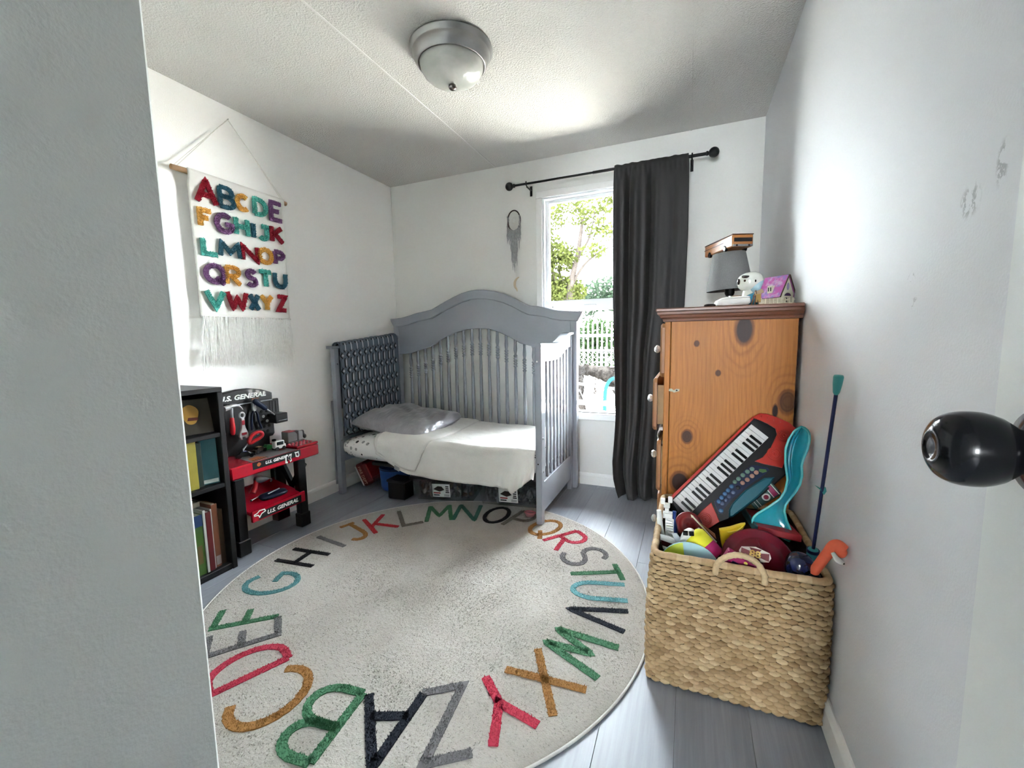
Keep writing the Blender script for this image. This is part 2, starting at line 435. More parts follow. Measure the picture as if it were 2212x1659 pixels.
# ================================================================ CRIB BED
mgray = M('grey_gloss_paint', (.305, .33, .375), .16, var=.04, sc=12, bump=.02, bsc=30, coat=.35)
crib = thing('crib_bed', 'grey painted convertible crib bed with arched spindle headboard in the corner', 'bed', (.77, -.42, 0))
tops = [(.03, 1.170), (.09, 1.172), (.15, 1.178), (.22, 1.192), (.28, 1.207), (.345, 1.216), (.41, 1.226), (.526, 1.279), (.60, 1.308), (.663, 1.330), (.73, 1.344), (.785, 1.348), (.85, 1.344), (.919, 1.332), (.99, 1.310), (1.058, 1.281), (1.12, 1.246), (1.175, 1.222), (1.24, 1.214), (1.29, 1.204), (1.34, 1.188), (1.40, 1.178), (1.47, 1.173), (1.54, 1.171)]
def interp(L, x):
    for (a, b), (c, d) in zip(L, L[1:]):
        if x <= c: return b + (d - b) * max(0, (x - a) / (c - a))
    return L[-1][1]
lows = [(.06, .895), (.20, .902), (.27, .922), (.372, .949), (.44, .985), (.496, 1.014), (.56, 1.039), (.615, 1.055), (.70, 1.073), (.785, 1.079), (.87, 1.072), (.94, 1.051), (1.00, 1.026), (1.06, .996), (1.104, .970), (1.17, .955), (1.221, .945), (1.30, .92), (1.36, .902), (1.50, .895)]
FX = frame((0, 0, 0), (1, 0, 0), (0, 0, 1))       # x right, y up, z towards the room (-y)
xs_ = [p[0] for p in tops]
board = [(x, interp(tops, x) - .01) for x in [.06 + .0144 * i for i in range(101)]] + [(x, interp(lows, x)) for x in [1.50 - .0144 * i for i in range(101)]]
build(MB().prism(board, .078, .106, FX, .003), 'headboard', mgray, crib)
crown = [(x, interp(tops, x)) for x in [.03 + .0151 * i for i in range(101)]] + [(1.535, 1.155), (1.524, 1.135), (1.514, 1.118), (1.508, 1.106)] + [(x, interp(tops, x) - .065) for x in [1.50 - .0146 * i for i in range(99)]] + [(.062, 1.106), (.056, 1.118), (.046, 1.135), (.035, 1.155)]
build(MB().prism(crown, .060, .122, FX, .006), 'crown_moulding', mgray, crib)
build(MB().box((.05, -.1, .27), (1.50, -.07, .36), .003), 'rail', mgray, crib)
def spindle_prof(zc, z0, z1):
    p = [(.0115, z0), (.0115, z0 + .03), (.0085, z0 + .04), (.0125, z0 + .10), (.0135, z0 + .16), (.0105, zc - .09), (.0085, zc - .045)]
    for k in range(5): c = zc - .036 + k * .018; p += [(.009, c - .008), (.0140, c - .003), (.0140, c + .003), (.009, c + .008)]
    p += [(.0085, zc + .05), (.0125, zc + .07), (.0130, zc + .085), (.0095, z1 - .04 if z1 - .04 > zc + .09 else zc + .095), (.0115, max(z1 - .01, zc + .1)), (.0115, max(z1, zc + .11))]
    return p
for i in range(19):
    x = .19 + .0672 * i; zl = interp(lows, x)
    build(MB().lathe(spindle_prof(zl - .145, .35, zl + .02), 10, (x, -.092, 0), cap=False), 'spindle', mgray, crib)
for x in (.075, 1.478): build(MB().box((x - .022, -.111, 0), (x + .022, -.064, 1.12), .003), 'post', mgray, crib)
# the two ends
for xe, sg in ((.072, -1), (1.458, 1)):
    x0, x1 = xe - .0175, xe + .0175
    fp = build(MB().box((x0, -.755, 0.0 if sg < 0 else .013), (x1, -.715, .968), .003), 'post', mgray, crib)
    for z in (.905, .48, .30) if sg > 0 else (.86, .36): build(MB().cyl((x1 - .001, -.735, z), (x1 + .003, -.735, z), .005, n=10), 'bolt', M('steel_bolt', (.6, .6, .6), .25, 1.0), fp)
    if sg > 0:
        build(MB().cyl((1.455, -.7545, .885), (1.455, -.758, .885), .005, n=10), 'bolt', MATS['steel_bolt'], fp)
        build(MB().cyl((1.455, -.7545, .345), (1.455, -.7565, .345), .004, n=10), 'bolt_hole', M('dark_hole', (.01, .01, .01), .8), fp)
    build(MB().box((x0 + .002, -.15, 0), (x1 - .002, -.112, 1.02), .003), 'post', mgray, crib)
    tp = [(-.775, .976), (-.70, .977), (-.60, .975), (-.50, .974), (-.43, .978), (-.37, .990), (-.31, 1.008), (-.26, 1.024), (-.20, 1.036), (-.11, 1.040)]
    yz = lambda q, dz: [(y, z + dz) for y, z in q]
    FY = frame((0, 0, 0), (0, 1, 0), (0, 0, 1))        # x along y, y up, z towards +x
    pl = spline(tp, 4)
    build(MB().prism([tuple(p) for p in pl] + [(p.x, p.y - .018) for p in pl[::-1]], x0 - .008, x1 + .008, FY, .003), 'cap_rail', mgray, crib)
    build(MB().prism([(p.x, p.y - .018) for p in pl if -.72 < p.x < -.13] + [(p.x, p.y - .095) for p in pl[::-1] if -.72 < p.x < -.13], x0 + .008, x1 - .006, FY, .002), 'top_rail', mgray, crib)
    zr = .07 if sg > 0 else .215
    build(MB().box((x0 + .007, -.718, zr), (x1 - .007, -.145, zr + .165), .003), 'bottom_rail', mgray, crib)
    for k in range(8):
        y = -.672 + k * .0675; zt = interp(tp, y) - .08
        w = [(.013, .225), (.013, .27), (.009, .285), (.015, .31), (.0165, .34), (.0135, .40), (.0125, .55), (.0145, zt - .10), (.0145, zt + .01)]
        build(MB().prism([(y + a, z) for a, z in w] + [(y - a, z) for a, z in w[::-1]], xe - .006, xe + .006, FY, .0015), 'slat', mgray, crib)
build(MB().box((.26, -.66, .190), (1.43, -.11, .212), .003), 'mattress_deck', M('dark_deck_board', (.03, .03, .033), .8), crib)

# ---- mattress with a printed sheet
t = NT('spotted_sheet'); o_ = t.co()
base = (.80, .79, .775); cc = base
def spots(c, scale, r, colr, thr, seedv):
    mp = t.n.new('ShaderNodeMapping'); t.l.new(o_, mp.inputs[0]); mp.inputs['Location'].default_value = seedv
    v = t.node('ShaderNodeTexVoronoi', i_Scale=scale, i_Randomness=.55); t.l.new(mp.outputs[0], v.inputs['Vector'])
    rn = t.sep(v.outputs['Color'])[0]
    return t.mix(t.m('MULTIPLY', t.m('LESS_THAN', v.outputs['Distance'], r), t.m('GREATER_THAN', rn, thr)), c, colr)
cc = spots(cc, 22, .25, (.26, .26, .26), .30, (0, 0, 0)); cc = spots(cc, 20, .26, (.010, .010, .012), .30, (3.1, 1.7, .4)); cc = spots(cc, 44, .16, (.03, .03, .03), .3, (1.1, 4.7, 2.4))
t.col(cc); t.set(Roughness=.85); t.bump(t.noise(o_, 300, 2), .15, .002); msheet = t.mat
def superbox(c, h, e, R=None, n=40, m=16):
    """rounded box (superellipsoid)"""
    b = MB(); c = V(c); sp = lambda a, k: math.copysign(abs(a) ** k, a)
    def fn(u, v):
        a = 2 * pi * u; q = pi * (v - .5)
        cq = sp(cos(q), e[1]); p = V((h[0] * cq * sp(cos(a), e[0]), h[1] * cq * sp(sin(a), e[0]), h[2] * sp(sin(q), e[1])))
        return c + (R.to_3x3() @ p if R else p)
    return b.grid(fn, n, m)
mt = build(superbox((.745, -.435, .309), (.700, .322, .096), (.25, .72), n=96, m=24), 'mattress', msheet, None, org=(.745, -.432, .213), label='crib mattress in a white sheet printed with black and grey spots', cat='mattress')

# ---- white fleece blanket
mfleece = NT('white_fleece'); o_ = mfleece.co(); mfleece.col(mfleece.mix(mfleece.noise(o_, 14, 3), (.70, .68, .645), (.80, .785, .755))); mfleece.set(Roughness=.95)
mfleece.b.inputs['Sheen Weight'].default_value = .3
mfleece.bump(mfleece.m('ADD', mfleece.noise(o_, 240, 3), mfleece.m('MULTIPLY', mfleece.noise(o_, 60, 3), .6)), .5, .004); mfleece = mfleece.mat
hem = [(.38, .315), (.44, .285), (.50, .256), (.56, .226), (.63, .202), (.80, .192), (1.0, .190), (1.15, .194), (1.24, .200), (1.285, .192), (1.315, .178), (1.335, .192), (1.37, .225), (1.43, .272)]
def blanket_pt(x, d, zh, lift=0.):
    """x along the bed, d in 0..1 from the wall side over the top and down the front to height zh"""
    yb, yf, zt, r = -.125, -.728, .414, .035
    L1 = yb - yf; L2 = r * pi / 2; L3 = max(zt - r - zh, .01); s = d * (L1 + L2 + L3)
    wob = .006 * NZ.noise(V((x * 5, d * 7, 1.3))) + .003 * NZ.noise(V((x * 16, d * 20, 4.1)))
    if s < L1: p = V((x, yb - s, zt + wob + .006 * sin(x * 4))); nr = V((0, 0, 1))
    elif s < L1 + L2:
        a = (s - L1) / r; p = V((x, yf - r * sin(a), zt - r + r * cos(a) + wob)); nr = V((0, -sin(a), cos(a)))
    else:
        k = (s - L1 - L2) / L3; f = max(0, (x - 1.12) / .3) * k
        p = V((x, yf - r - .006 * k - f * .018 * (1 + sin(x * 95 + k * 2.5)) + wob * 1.6, zt - r - k * L3)); nr = V((0, -1, 0))
    return p + nr * lift
def blanket_fn(u, v):
    x0 = .50 + .02 * sin(v * 5) - .115 * max(0, min(1, (v - .45) / .3)) + .03 * max(0, v - .8) / .2
    x = x0 + (1.436 - x0) * u
    return blanket_pt(x, v, interp(hem, x))
bl = build(MB().grid(blanket_fn, 110, 70), 'blanket', mfleece, None, org=(.95, -.45, .19), solid=.007, offset=1, label='white fleece blanket spread over the crib mattress with one edge folded back', cat='blanket')
def flap_fn(u, v):
    xl = .52 - .105 * max(0, min(1, (v - .45) / .3)); xr = .785 + .03 * min(1, v / .5) - .13 * max(0, (v - .68) / .32)
    x = xl + (xr - xl) * u
    e = min(1, (1 - u) * 9) ** .5
    return blanket_pt(x, v * .965, interp(hem, x), .001 + .012 * e)
build(MB().grid(flap_fn, 36, 60), 'folded_edge', mfleece, bl, solid=.006, offset=1)
b = MB(); b.add([blanket_pt(x, d, .22, .016) for x, d in ((.545, .955), (.585, .97), (.585, 1.0), (.545, .985))], [(0, 1, 2, 3)])
build(b, 'care_tag', M('grey_tag', (.35, .35, .36), .8), bl, solid=.001)

# ---- grey satin pillow
t = NT('grey_satin'); o_ = t.co()
t.col(t.mix(t.noise(o_, 6, 3), (.24, .24, .255), (.33, .325, .345))); t.set(Roughness=.33, Metallic=.45); t.b.inputs['Sheen Weight'].default_value = .3; t.b.inputs['Coat Weight'].default_value = .35
t.bump(t.noise(t.scale(o_, (7, 2.2, 7)), 1.3, 3, .5), .8, .05); msatin = t.mat
Rp = rotm(3, 7, -5)
def pil(u, v, sg):
    x, y = u * 2 - 1, v * 2 - 1
    k = (max(0, 1 - abs(x) ** 4) * max(0, 1 - abs(y) ** 3.6)) ** .36
    cr = 1 - .07 * (1 - abs(x * y)) * (max(abs(x), abs(y)) ** 6)
    z = (.088 if sg > 0 else -.034) * k + .004 * NZ.noise(V((x * 3, y * 3, sg))) * k + sg * .007 * k * sin(9 * x + 4 * y + 3 * sin(3 * y))
    droop = .05 * max(0, x - .2) * max(0, y + .2) - .055 * max(0, (-y - .55)) * max(0, x + .3) - .02 * max(0, -y - .6)
    return V((.425, -.475, .447)) + Rp.to_3x3() @ V((x * .285 * cr, y * .235 * cr, z + droop))
b = MB(); b.grid(lambda u, v: pil(u, v, 1), 44, 36).grid(lambda u, v: pil(u, v, -1), 44, 36, True)
build(b, 'pillow', msatin, None, label='shiny grey satin pillow lying at the left end of the crib bed', cat='pillow')

# ---- patterned cover draped over the left end panel
def drape(y, s):
    """s: 0 inner bottom .. 1 outer bottom"""
    zt = .992 + (y + .75) * .105 + .004 * NZ.noise(V((y * 9, 0, 0)))
    xi, xo, r = .106, .040, .033; L1 = zt - r - .40; L2 = pi * r; L3 = zt - r - .56; q = s * (L1 + L2 + L3)
    w = .004 * NZ.noise(V((y * 6, q * 6, 0)))
    if q < L1: return V((xi + w + .012 * (1 - q / L1) ** 2, y + .03 * (q / L1 - .5) * 0, .40 + q)), V((1, 0, 0))
    if q < L1 + L2: a = (q - L1) / r; return V(((xi + xo) / 2 + r * cos(a), y, zt - r + r * sin(a))), V((cos(a), 0, sin(a)))
    return V((xo + w, y, zt - r - (q - L1 - L2))), V((-1, 0, 0))
Y0, Y1 = -.722, -.14
mslate = M('slate_blue_cloth', (.15, .19, .25), .75, var=.15, sc=18, bump=.12, bsc=200)
dr = build(MB().grid(lambda u, v: drape(Y0 + (Y1 - Y0) * u, v)[0], 40, 60), 'draped_cover', mslate, None, org=(.073, -.43, .40), solid=.004, offset=1,
           label='slate blue cover printed with silver rods and diamonds over the crib end', cat='cover')
TOT = (.99 - .033 - .40) + pi * .033 + (.99 - .033 - .56)
pr = MB(smooth=False)
def patch(poly, lift, m):
    q = []
    for y, s in poly:
        p, n = drape(y, s / TOT); q.append(p + n * lift)
    pr.m = m; pr.add(q, [tuple(range(len(q)))])
ncol, pit, rp = 11, .0535, .098
for c in range(ncol):
    for r in range(10):
        y = Y0 + .02 + c * pit; s = .015 + r * rp
        if s + rp > TOT: continue
        d = .013
        for lift, m, k, dy in ((.0050, 0, 1.55, -.006), (.0054, 1, 1.0, 0)):
            patch([(y - d * k + dy, s), (y + dy, s - d * k * 1.1), (y + d * k + dy, s), (y + dy, s + d * k * 1.1)], lift, m)
        patch([(y - d * .45, s), (y, s - d * .5), (y + d * .45, s), (y, s + d * .5)], .0058, 2)
        y2 = y + pit / 2
        if y2 > Y1 - .015: continue
        a, bb = s + .016, s + rp - .016
        for lift, m, w, dy in ((.0050, 0, .0115, -.006), (.0054, 1, .0085, .0005), (.0058, 2, .0035, -.002)):
            k = (bb - a) * (.0 if m < 2 else .12)
            patch([(y2 - w + dy, a + .012 + k), (y2 + dy, a + k), (y2 + w + dy, a + .012 + k), (y2 + w + dy, bb - .012 - k), (y2 + dy, bb - k), (y2 - w + dy, bb - .012 - k)], lift, m)
        # zig-zag band running between the rods
        for sg in (-1, 1):
            patch([(y + sg * .006, s + .016), (y + sg * .0105, s + .016), (y + sg * .019, s + .028), (y + sg * .019, s + rp - .028), (y + sg * .0105, s + rp - .016), (y + sg * .006, s + rp - .016), (y + sg * .013, s + rp - .034), (y + sg * .013, s + .034)], .0046, 3)
build(pr, 'printed_pattern', [M('print_black', (.012, .013, .016), .7), M('print_grey', (.27, .29, .33), .7), M('print_silver', (.60, .62, .66), .6), M('print_blue_grey', (.06, .075, .10), .7)], dr, kind='stuff')

build(MB().grid(lambda u, v: V((.034 + .006 * sin(v * 5 + u * 3), -.752 + .040 * u + .008 * v, .62 - .56 * v)), 8, 20), 'loose_end', M('pale_grey_cloth', (.30, .31, .36), .8, var=.25, sc=14), dr, solid=.003)
# ================================================================ UNDER THE BED
mtote = M('smoky_clear_plastic', (.30, .31, .33), .12, var=.06, sc=9, trans=.0, alpha=.30)
mlid = M('dark_tote_lid', (.03, .033, .04), .35)
mpaper = M('white_paper', (.78, .78, .77), .6, var=.02)
def tote(x, y, rz, z, label, cols, lw):
    w, d, h = .43, .30, .142
    tt = thing('storage_tote', label, 'storage box', (x, y, z), rz, 'clear storage totes under the bed'); m = wm(tt)
    b = MB(m)
    def wall(zz, k): return [(-w / 2 + k, -d / 2 + k, zz), (w / 2 - k, -d / 2 + k, zz), (w / 2 - k, d / 2 - k, zz), (-w / 2 + k, d / 2 - k, zz)]
    vs = wall(0.001, .035) + wall(h - .012, .012) + wall(h - .012, .002) + wall(h, .002)
    fs = [(3, 2, 1, 0)] + [(r * 4 + k, r * 4 + (k + 1) % 4, r * 4 + 4 + (k + 1) % 4, r * 4 + 4 + k) for r in range(3) for k in range(4)]
    b.add(vs, fs)
    for k in range(9):
        if 2 < k < 6: continue
        xx = -w / 2 + .06 + k * (w - .12) / 8; b.box((xx - .004, -d / 2 + .012, .03), (xx + .004, -d / 2 + .026, h - .02), .001)
    build(b, 'bin', mtote, tt)
    build(MB(m).box((-w / 2 - .004, -d / 2 - .004, h), (w / 2 + .004, d / 2 + .004, h + .016), .004).box((-w / 2 + .03, -d / 2 + .03, h + .016), (w / 2 - .03, d / 2 - .03, h + .021), .002), 'lid', mlid, tt)
    cl = MB(m); rr = random.Random(int(x * 1000))
    for k in range(150):
        q = rr.random(); c = (rr.uniform(-w / 2 + .06, w / 2 - .06), -d / 2 + .050 + .05 * q, rr.uniform(.03, h - .03)); cl.m = rr.randrange(len(cols))
        if k % 2: cl.ell(c, (rr.uniform(.012, .035), .02, rr.uniform(.01, .02)), 8, 5, rotm(rr.uniform(0, 180), rr.uniform(0, 180), 0))
        else: cl.box((c[0] - .02, c[1] - .012, c[2] - .010), (c[0] + .02, c[1] + .012, c[2] + .010), .003, rotm(rr.uniform(0, 90), rr.uniform(0, 180), rr.uniform(0, 90)))
    cl.m = 0; cl.box((-w / 2 + .045, -d / 2 + .09, .01), (w / 2 - .045, d / 2 - .045, h - .015), .01)
    build(cl, 'contents', cols, tt, kind='stuff')
    # paper label stuck on the front
    tilt = atan2(.023, h - .013)
    fr = m @ Mx.Translation((lw, -d / 2 + .0225, .068)) @ rotm(90 + math.degrees(tilt), 0, 0)
    lab = build(MB().prism([(-.058, -.045), (.058, -.045), (.058, .045), (-.058, .045)], 0, .0012, fr), 'paper_label', mpaper, tt)
    b = MB(); b.prism([(-.050, .008), (-.02, .03), (.005, .028), (.022, .006), (-.01, -.008)], .0012, .0016, fr)
    build(b, 'picture_print', M('label_brown', (.06, .04, .035), .7), lab)
    b = MB(); b.prism([(-.05, -.022), (-.005, -.022), (-.005, -.013), (-.05, -.013)], .0012, .0015, fr)
    build(b, 'red_print', M('label_red', (.45, .03, .03), .6), lab)
    b = MB()
    for zz, x0, x1 in ((-.032, -.05, -.012), (.028, .03, .05), (.014, .03, .05), (0, .03, .05), (-.012, .028, .052)): b.prism([(x0, zz - .004), (x1, zz - .004), (x1, zz + .004), (x0, zz + .004)], .0012, .0015, fr)
    for k in range(8): b.prism([(.018 + k * .0042, -.040), (.0195 + k * .0042, -.040), (.0195 + k * .0042, -.024), (.018 + k * .0042, -.024)], .0012, .0015, fr)
    build(b, 'black_print', M('label_black', (.02, .02, .02), .6), lab)
brick_c = [M('toy_tan', (.13, .10, .085), .55, var=.3, sc=60), M('toy_brown', (.085, .055, .04), .6, var=.3, sc=50), M('toy_pale', (.20, .175, .155), .5), M('toy_ochre', (.17, .11, .05), .55)]
blue_c = [M('toy_grey', (.06, .065, .08), .5, var=.3, sc=60), M('toy_slate', (.06, .07, .09), .5), M('toy_silver', (.19, .205, .225), .4), M('toy_dark', (.03, .03, .035), .5)]
tote(.757, -.495, 13, .001, 'clear storage tote of tan and brown toys under the bed, nearer the blue bin', brick_c, -.02)
tote(1.205, -.462, 8, .0145, 'clear storage tote of dark grey toys under the bed, nearest the right bed post', blue_c, -.015)
# blue bin, black box, red fire bag, pink cup
mblue = M('blue_fabric', (.012, .085, .30), .7, bump=.1)
bb = thing('toy_bin', 'round blue fabric bin under the bed between red bag and black box', 'bin', (.335, -.52, 0))
build(MB().lathe([(.086, .001), (.095, .02), (.103, .15), (.100, .152), (.094, .03), (0, .02)], 28, (.335, -.52, 0)), 'bin_wall', mblue, bb)
build(MB().lathe([(.1035, .142), (.1055, .146), (.1035, .152)], 28, (.335, -.52, 0), cap=False), 'rim', M('navy_rim', (.008, .02, .07), .6), bb)
b = MB().box((.415, -.70, 0), (.545, -.60, .112), .006)
kb_ = thing('storage_cube', 'small black box on the floor in front of the blue bin', 'box', (.48, -.65, 0))
build(b, 'body', M('black_fabric', (.006, .006, .007), .8), kb_); build(MB().box((.41, -.706, .108), (.55, -.594, .124), .004), 'lid', M('black_lid', (.01, .01, .012), .6), kb_)
mred_d = M('dark_red_nylon', (.22, .012, .014), .5, bump=.15, bsc=120)
rb = thing('fire_bag', 'dark red bag lettered fire dept leaning by the left bed leg', 'bag', (.10, -.45, 0))
Rb = Mx.Translation((.118, -.52, .092)) @ rotm(0, -26, 6)
build(MB(Rb).box((-.046, -.085, -.082), (.046, .085, .082), .018), 'bag_body', mred_d, rb)
build(MB(Rb).box((.047, -.084, -.05), (.058, .05, .06), .006), 'flap', M('bright_red_nylon', (.42, .012, .018), .45), rb)
fr = Rb @ frame((-.002, -.0855, .0), (0, 0, -1), (1, 0, 0))
build(MB().box((-.05, -.036, 0), (.062, -.029, .002)) if False else MB(fr).box((-.072, -.030, 0), (.072, -.020, .002)), 'reflective_stripe', M('white_stripe', (.8, .78, .76), .5), rb)
build(text_mb('FIRE DEPT', .030, fr @ Mx.Translation((0.005, -.002, .0006)), .0006), 'lettering', M('gold_letter', (.62, .42, .30), .5), rb)
pc = thing('toy_cup', 'small pink ring shaped toy on the rug by the right bed post', 'toy', (1.372, -.665, .013))
build(MB().tube([(1.372 + .030 * cos(a * pi / 12), -.665 + .018 * sin(a * pi / 12), .034) for a in range(24)], .005, 6, True), 'ring', M('pink_toy', (.55, .17, .20), .45), pc)
build(MB().lathe([(.016, 0), (.026, .004), (.028, .019)], 20, (1.372, -.665, .0135)), 'base', M('pink_toy_clear', (.42, .18, .2), .4), pc)
# ================================================================ STROKE ALPHABET (unit box, x right, y up)
def alphabet():
    A_ = arc
    return {
     'A': [[(0, 0), (.5, 1), (1, 0)], [(.17, .34), (.83, .34)]],
     'B': [[(0, 0), (0, 1)], [(0, 1), (.45, 1)] + A_(.45, .77, .42, .23, 90, -90, 8) + [(0, .54)], [(0, .54), (.5, .54)] + A_(.5, .27, .48, .27, 90, -90, 8) + [(0, 0)]],
     'C': [A_(.5, .5, .5, .5, 48, 312, 18)],
     'D': [[(0, 0), (0, 1), (.35, 1)] + A_(.35, .5, .62, .5, 88, -88, 12) + [(.35, 0), (0, 0)]],
     'E': [[(1, 1), (0, 1), (0, 0), (1, 0)], [(0, .52), (.75, .52)]],
     'F': [[(1, 1), (0, 1), (0, 0)], [(0, .52), (.72, .52)]],
     'G': [A_(.5, .5, .5, .5, 50, 335, 18) + [(.97, .46), (.55, .46)]],
     'H': [[(0, 0), (0, 1)], [(1, 0), (1, 1)], [(0, .5), (1, .5)]],
     'I': [[(.5, 0), (.5, 1)]],
     'J': [[(.8, 1), (.8, .3)] + A_(.45, .3, .35, .3, 0, -150, 9), [(.35, 1), (1, 1)]],
     'K': [[(0, 0), (0, 1)], [(.9, 1), (.05, .42)], [(.25, .56), (1, 0)]],
     'L': [[(0, 1), (0, 0), (1, 0)]],
     'M': [[(0, 0), (.08, 1), (.5, .3), (.92, 1), (1, 0)]],
     'N': [[(0, 0), (0, 1), (1, 0), (1, 1)]],
     'O': [A_(.5, .5, .5, .5, 90, 450, 22)],
     'P': [[(0, 0), (0, 1)], [(0, 1), (.5, 1)] + A_(.5, .73, .45, .27, 90, -90, 8) + [(0, .46)]],
     'Q': [A_(.5, .53, .5, .47, 90, 450, 22), [(.55, .3), (1, -.02)]],
     'R': [[(0, 0), (0, 1)], [(0, 1), (.5, 1)] + A_(.5, .74, .45, .26, 90, -90, 8) + [(0, .48)], [(.35, .48), (1, 0)]],
     'S': [A_(.5, .75, .44, .25, 25, 270, 10) + A_(.5, .25, .48, .25, 90, -150, 10)],
     'T': [[(.5, 0), (.5, 1)], [(0, 1), (1, 1)]],
     'U': [[(0, 1), (0, .4)] + A_(.5, .4, .5, .4, 180, 360, 10) + [(1, .4), (1, 1)]],
     'V': [[(0, 1), (.5, 0), (1, 1)]],
     'W': [[(0, 1), (.25, 0), (.5, .72), (.75, 0), (1, 1)]],
     'X': [[(0, 0), (1, 1)], [(0, 1), (1, 0)]],
     'Y': [[(0, 1), (.5, .48), (1, 1)], [(.5, .48), (.5, 0)]],
     'Z': [[(0, 1), (1, 1), (0, 0), (1, 0)]]}
ALPHA = alphabet()
def resamp(pl, step):
    out = [V(pl[0])]
    for a, b in zip(pl, pl[1:]):
        a, b = V(a), V(b); n = max(1, int((b - a).length / step))
        if (b - a).length < 1e-6: continue
        out += [a + (b - a) * (k + 1) / n for k in range(n)]
    return out
def yarn_letter(b, strokes, w, fr, h0, h1, n_per_m, blade, rnd, jit=.10):
    """a tufted letter: a band along every stroke, covered in short yarn ends"""
    for s in strokes:
        pl = resamp(s, .012); b.ribbon(pl, w * .92, h0, h1, fr, jit=jit)
        L = sum((q - p).length for p, q in zip(pl, pl[1:]))
        for _ in range(int(L * n_per_m)):
            i = rnd.randrange(len(pl) - 1); p = pl[i].lerp(pl[i + 1], rnd.random()); t = (pl[i + 1] - pl[i]).normalized(); q = V((-t.y, t.x))
            p = p + q * rnd.uniform(-.5, .5) * w; a = rnd.uniform(0, 6.28); d = V((cos(a), sin(a))) * blade * .42; l = V((rnd.gauss(0, .5), rnd.gauss(0, .5))) * blade
            b.add([fr @ V((p.x - d.x, p.y - d.y, h1 - .002)), fr @ V((p.x + d.x, p.y + d.y, h1 - .002)), fr @ V((p.x + l.x, p.y + l.y, h1 + blade * rnd.uniform(.5, 1)))], [(0, 1, 2)])

# ================================================================ ROUND RUG
RC, RR, RT = V((1.215, -1.39)), .856, .0115
t = NT('cream_rug'); o_ = t.co()
n1 = t.noise(o_, 2.6, 4, .6); n2 = t.noise(o_, 120, 3, .6)
cc = t.mix(t.ramp(n1, .35, .75), (.40, .378, .345), (.31, .288, .258)); t.col(t.mix(t.m('MULTIPLY', t.ramp(n2, .5, .8), .14), cc, (.42, .40, .38))); t.set(Roughness=.95); t.b.inputs['Sheen Weight'].default_value = .2
t.bump(n2, .8, .006); mrug = t.mat
rug = thing('alphabet_rug', 'round cream rug with a ring of coloured alphabet letters on the floor', 'rug', (RC.x, RC.y, 0))
def rug_h(x, y):
    r = hypot(x - RC.x, y - RC.y) / RR
    e = max(0., min(1., (1 - r) / .02)); return .002 + (RT - .002) * sqrt(max(0, 1 - (1 - e) ** 2)) + (.0016 * NZ.noise(V((x * 5, y * 5, 0))) if e >= 1 else 0)
b = MB()
NR, NA = 70, 200
def rfn(u, v):
    r = RR * (1 + .004 * NZ.noise(V((cos(2 * pi * u) * 4, sin(2 * pi * u) * 4, 2)))) * (1 - (1 - v) ** 1.6) if v > 0 else 0
    x, y = RC.x + r * cos(2 * pi * u), RC.y + r * sin(2 * pi * u); return V((x, y, rug_h(x, y) if v < 1 else .0008))
b.grid(rfn, NA, NR, True)
build(b, 'pile_base', mrug, rug)
RL = {'A': (-67.5, 'navy', .155), 'B': (-83.5, 'green', .13), 'C': (-99.5, 'ochre', .17), 'D': (-115, 'crimson', .12), 'E': (-128.5, 'grey', .105), 'F': (-139.5, 'green', .105), 'G': (-156.5, 'teal', .15), 'H': (-174.0, 'black', .105), 'I': (172, 'grey', .1),
      'J': (161.5, 'ochre', .12), 'K': (148.5, 'red', .12), 'L': (134.5, 'taupe', .105), 'M': (120.7, 'green', .135), 'N': (107.0, 'seagreen', .12), 'O': (92.0, 'black', .125), 'P': (79.0, 'taupe', .11), 'Q': (65.5, 'ochre', .13), 'R': (51, 'crimson', .11), 'S': (37, 'grey', .12),
      'T': (25.0, 'green', .12), 'U': (14.2, 'turquoise', .105), 'V': (1.5, 'navy', .115), 'W': (-14.3, 'green', .15), 'X': (-28.8, 'ochre', .13), 'Y': (-41.8, 'crimson', .125), 'Z': (-54.5, 'grey', .115)}
RCOL = {'navy': (.022, .028, .045), 'green': (.075, .25, .125), 'ochre': (.40, .19, .048), 'crimson': (.60, .035, .09), 'grey': (.20, .195, .205), 'teal': (.10, .30, .32), 'black': (.014, .013, .02), 'red': (.60, .02, .035), 'taupe': (.20, .175, .15), 'seagreen': (.05, .20, .16), 'turquoise': (.15, .40, .44)}
GX = np.zeros((900, 900), bool)            # 2 mm raster of the letters, so cream pile stays out of them
LW = {'A': .034, 'B': .033, 'C': .034, 'D': .032, 'Z': .032, 'Y': .034, 'X': .032, 'W': .034}
for k, (a, cn, w) in RL.items():
    ar = radians(a); fr = Mx.Translation((RC.x, RC.y, 0)) @ frame((0, 0, 0), (sin(ar), -cos(ar), 0), (cos(ar), sin(ar), 0)); h = .205; lw = LW.get(k, .029)
    m = fr @ Mx.Translation((-w / 2, .572, 0))
    st = [[(x * w, y * h) for x, y in s] for s in ALPHA[k]]
    b = MB(); yarn_letter(b, st, lw * .80, m, .009, .0145, 3200, .0042, random, .05)
    build(b, 'letter', M('rug_yarn_' + cn, RCOL[cn], .9, var=.25, sc=120), rug)
    for s in st:
        for p in resamp(s, .003):
            q = m @ V((p.x, p.y, 0)); i, j = int((q.x - RC.x) / .002 + 450), int((q.y - RC.y) / .002 + 450); r = int(lw / .0046)
            GX[max(0, i - r):i + r + 1, max(0, j - r):j + r + 1] = True
rg = np.random.default_rng(3); N = 95000
r_ = RR * np.sqrt(rg.random(N)); a_ = rg.random(N) * 2 * pi; x = r_ * np.cos(a_); y = r_ * np.sin(a_)
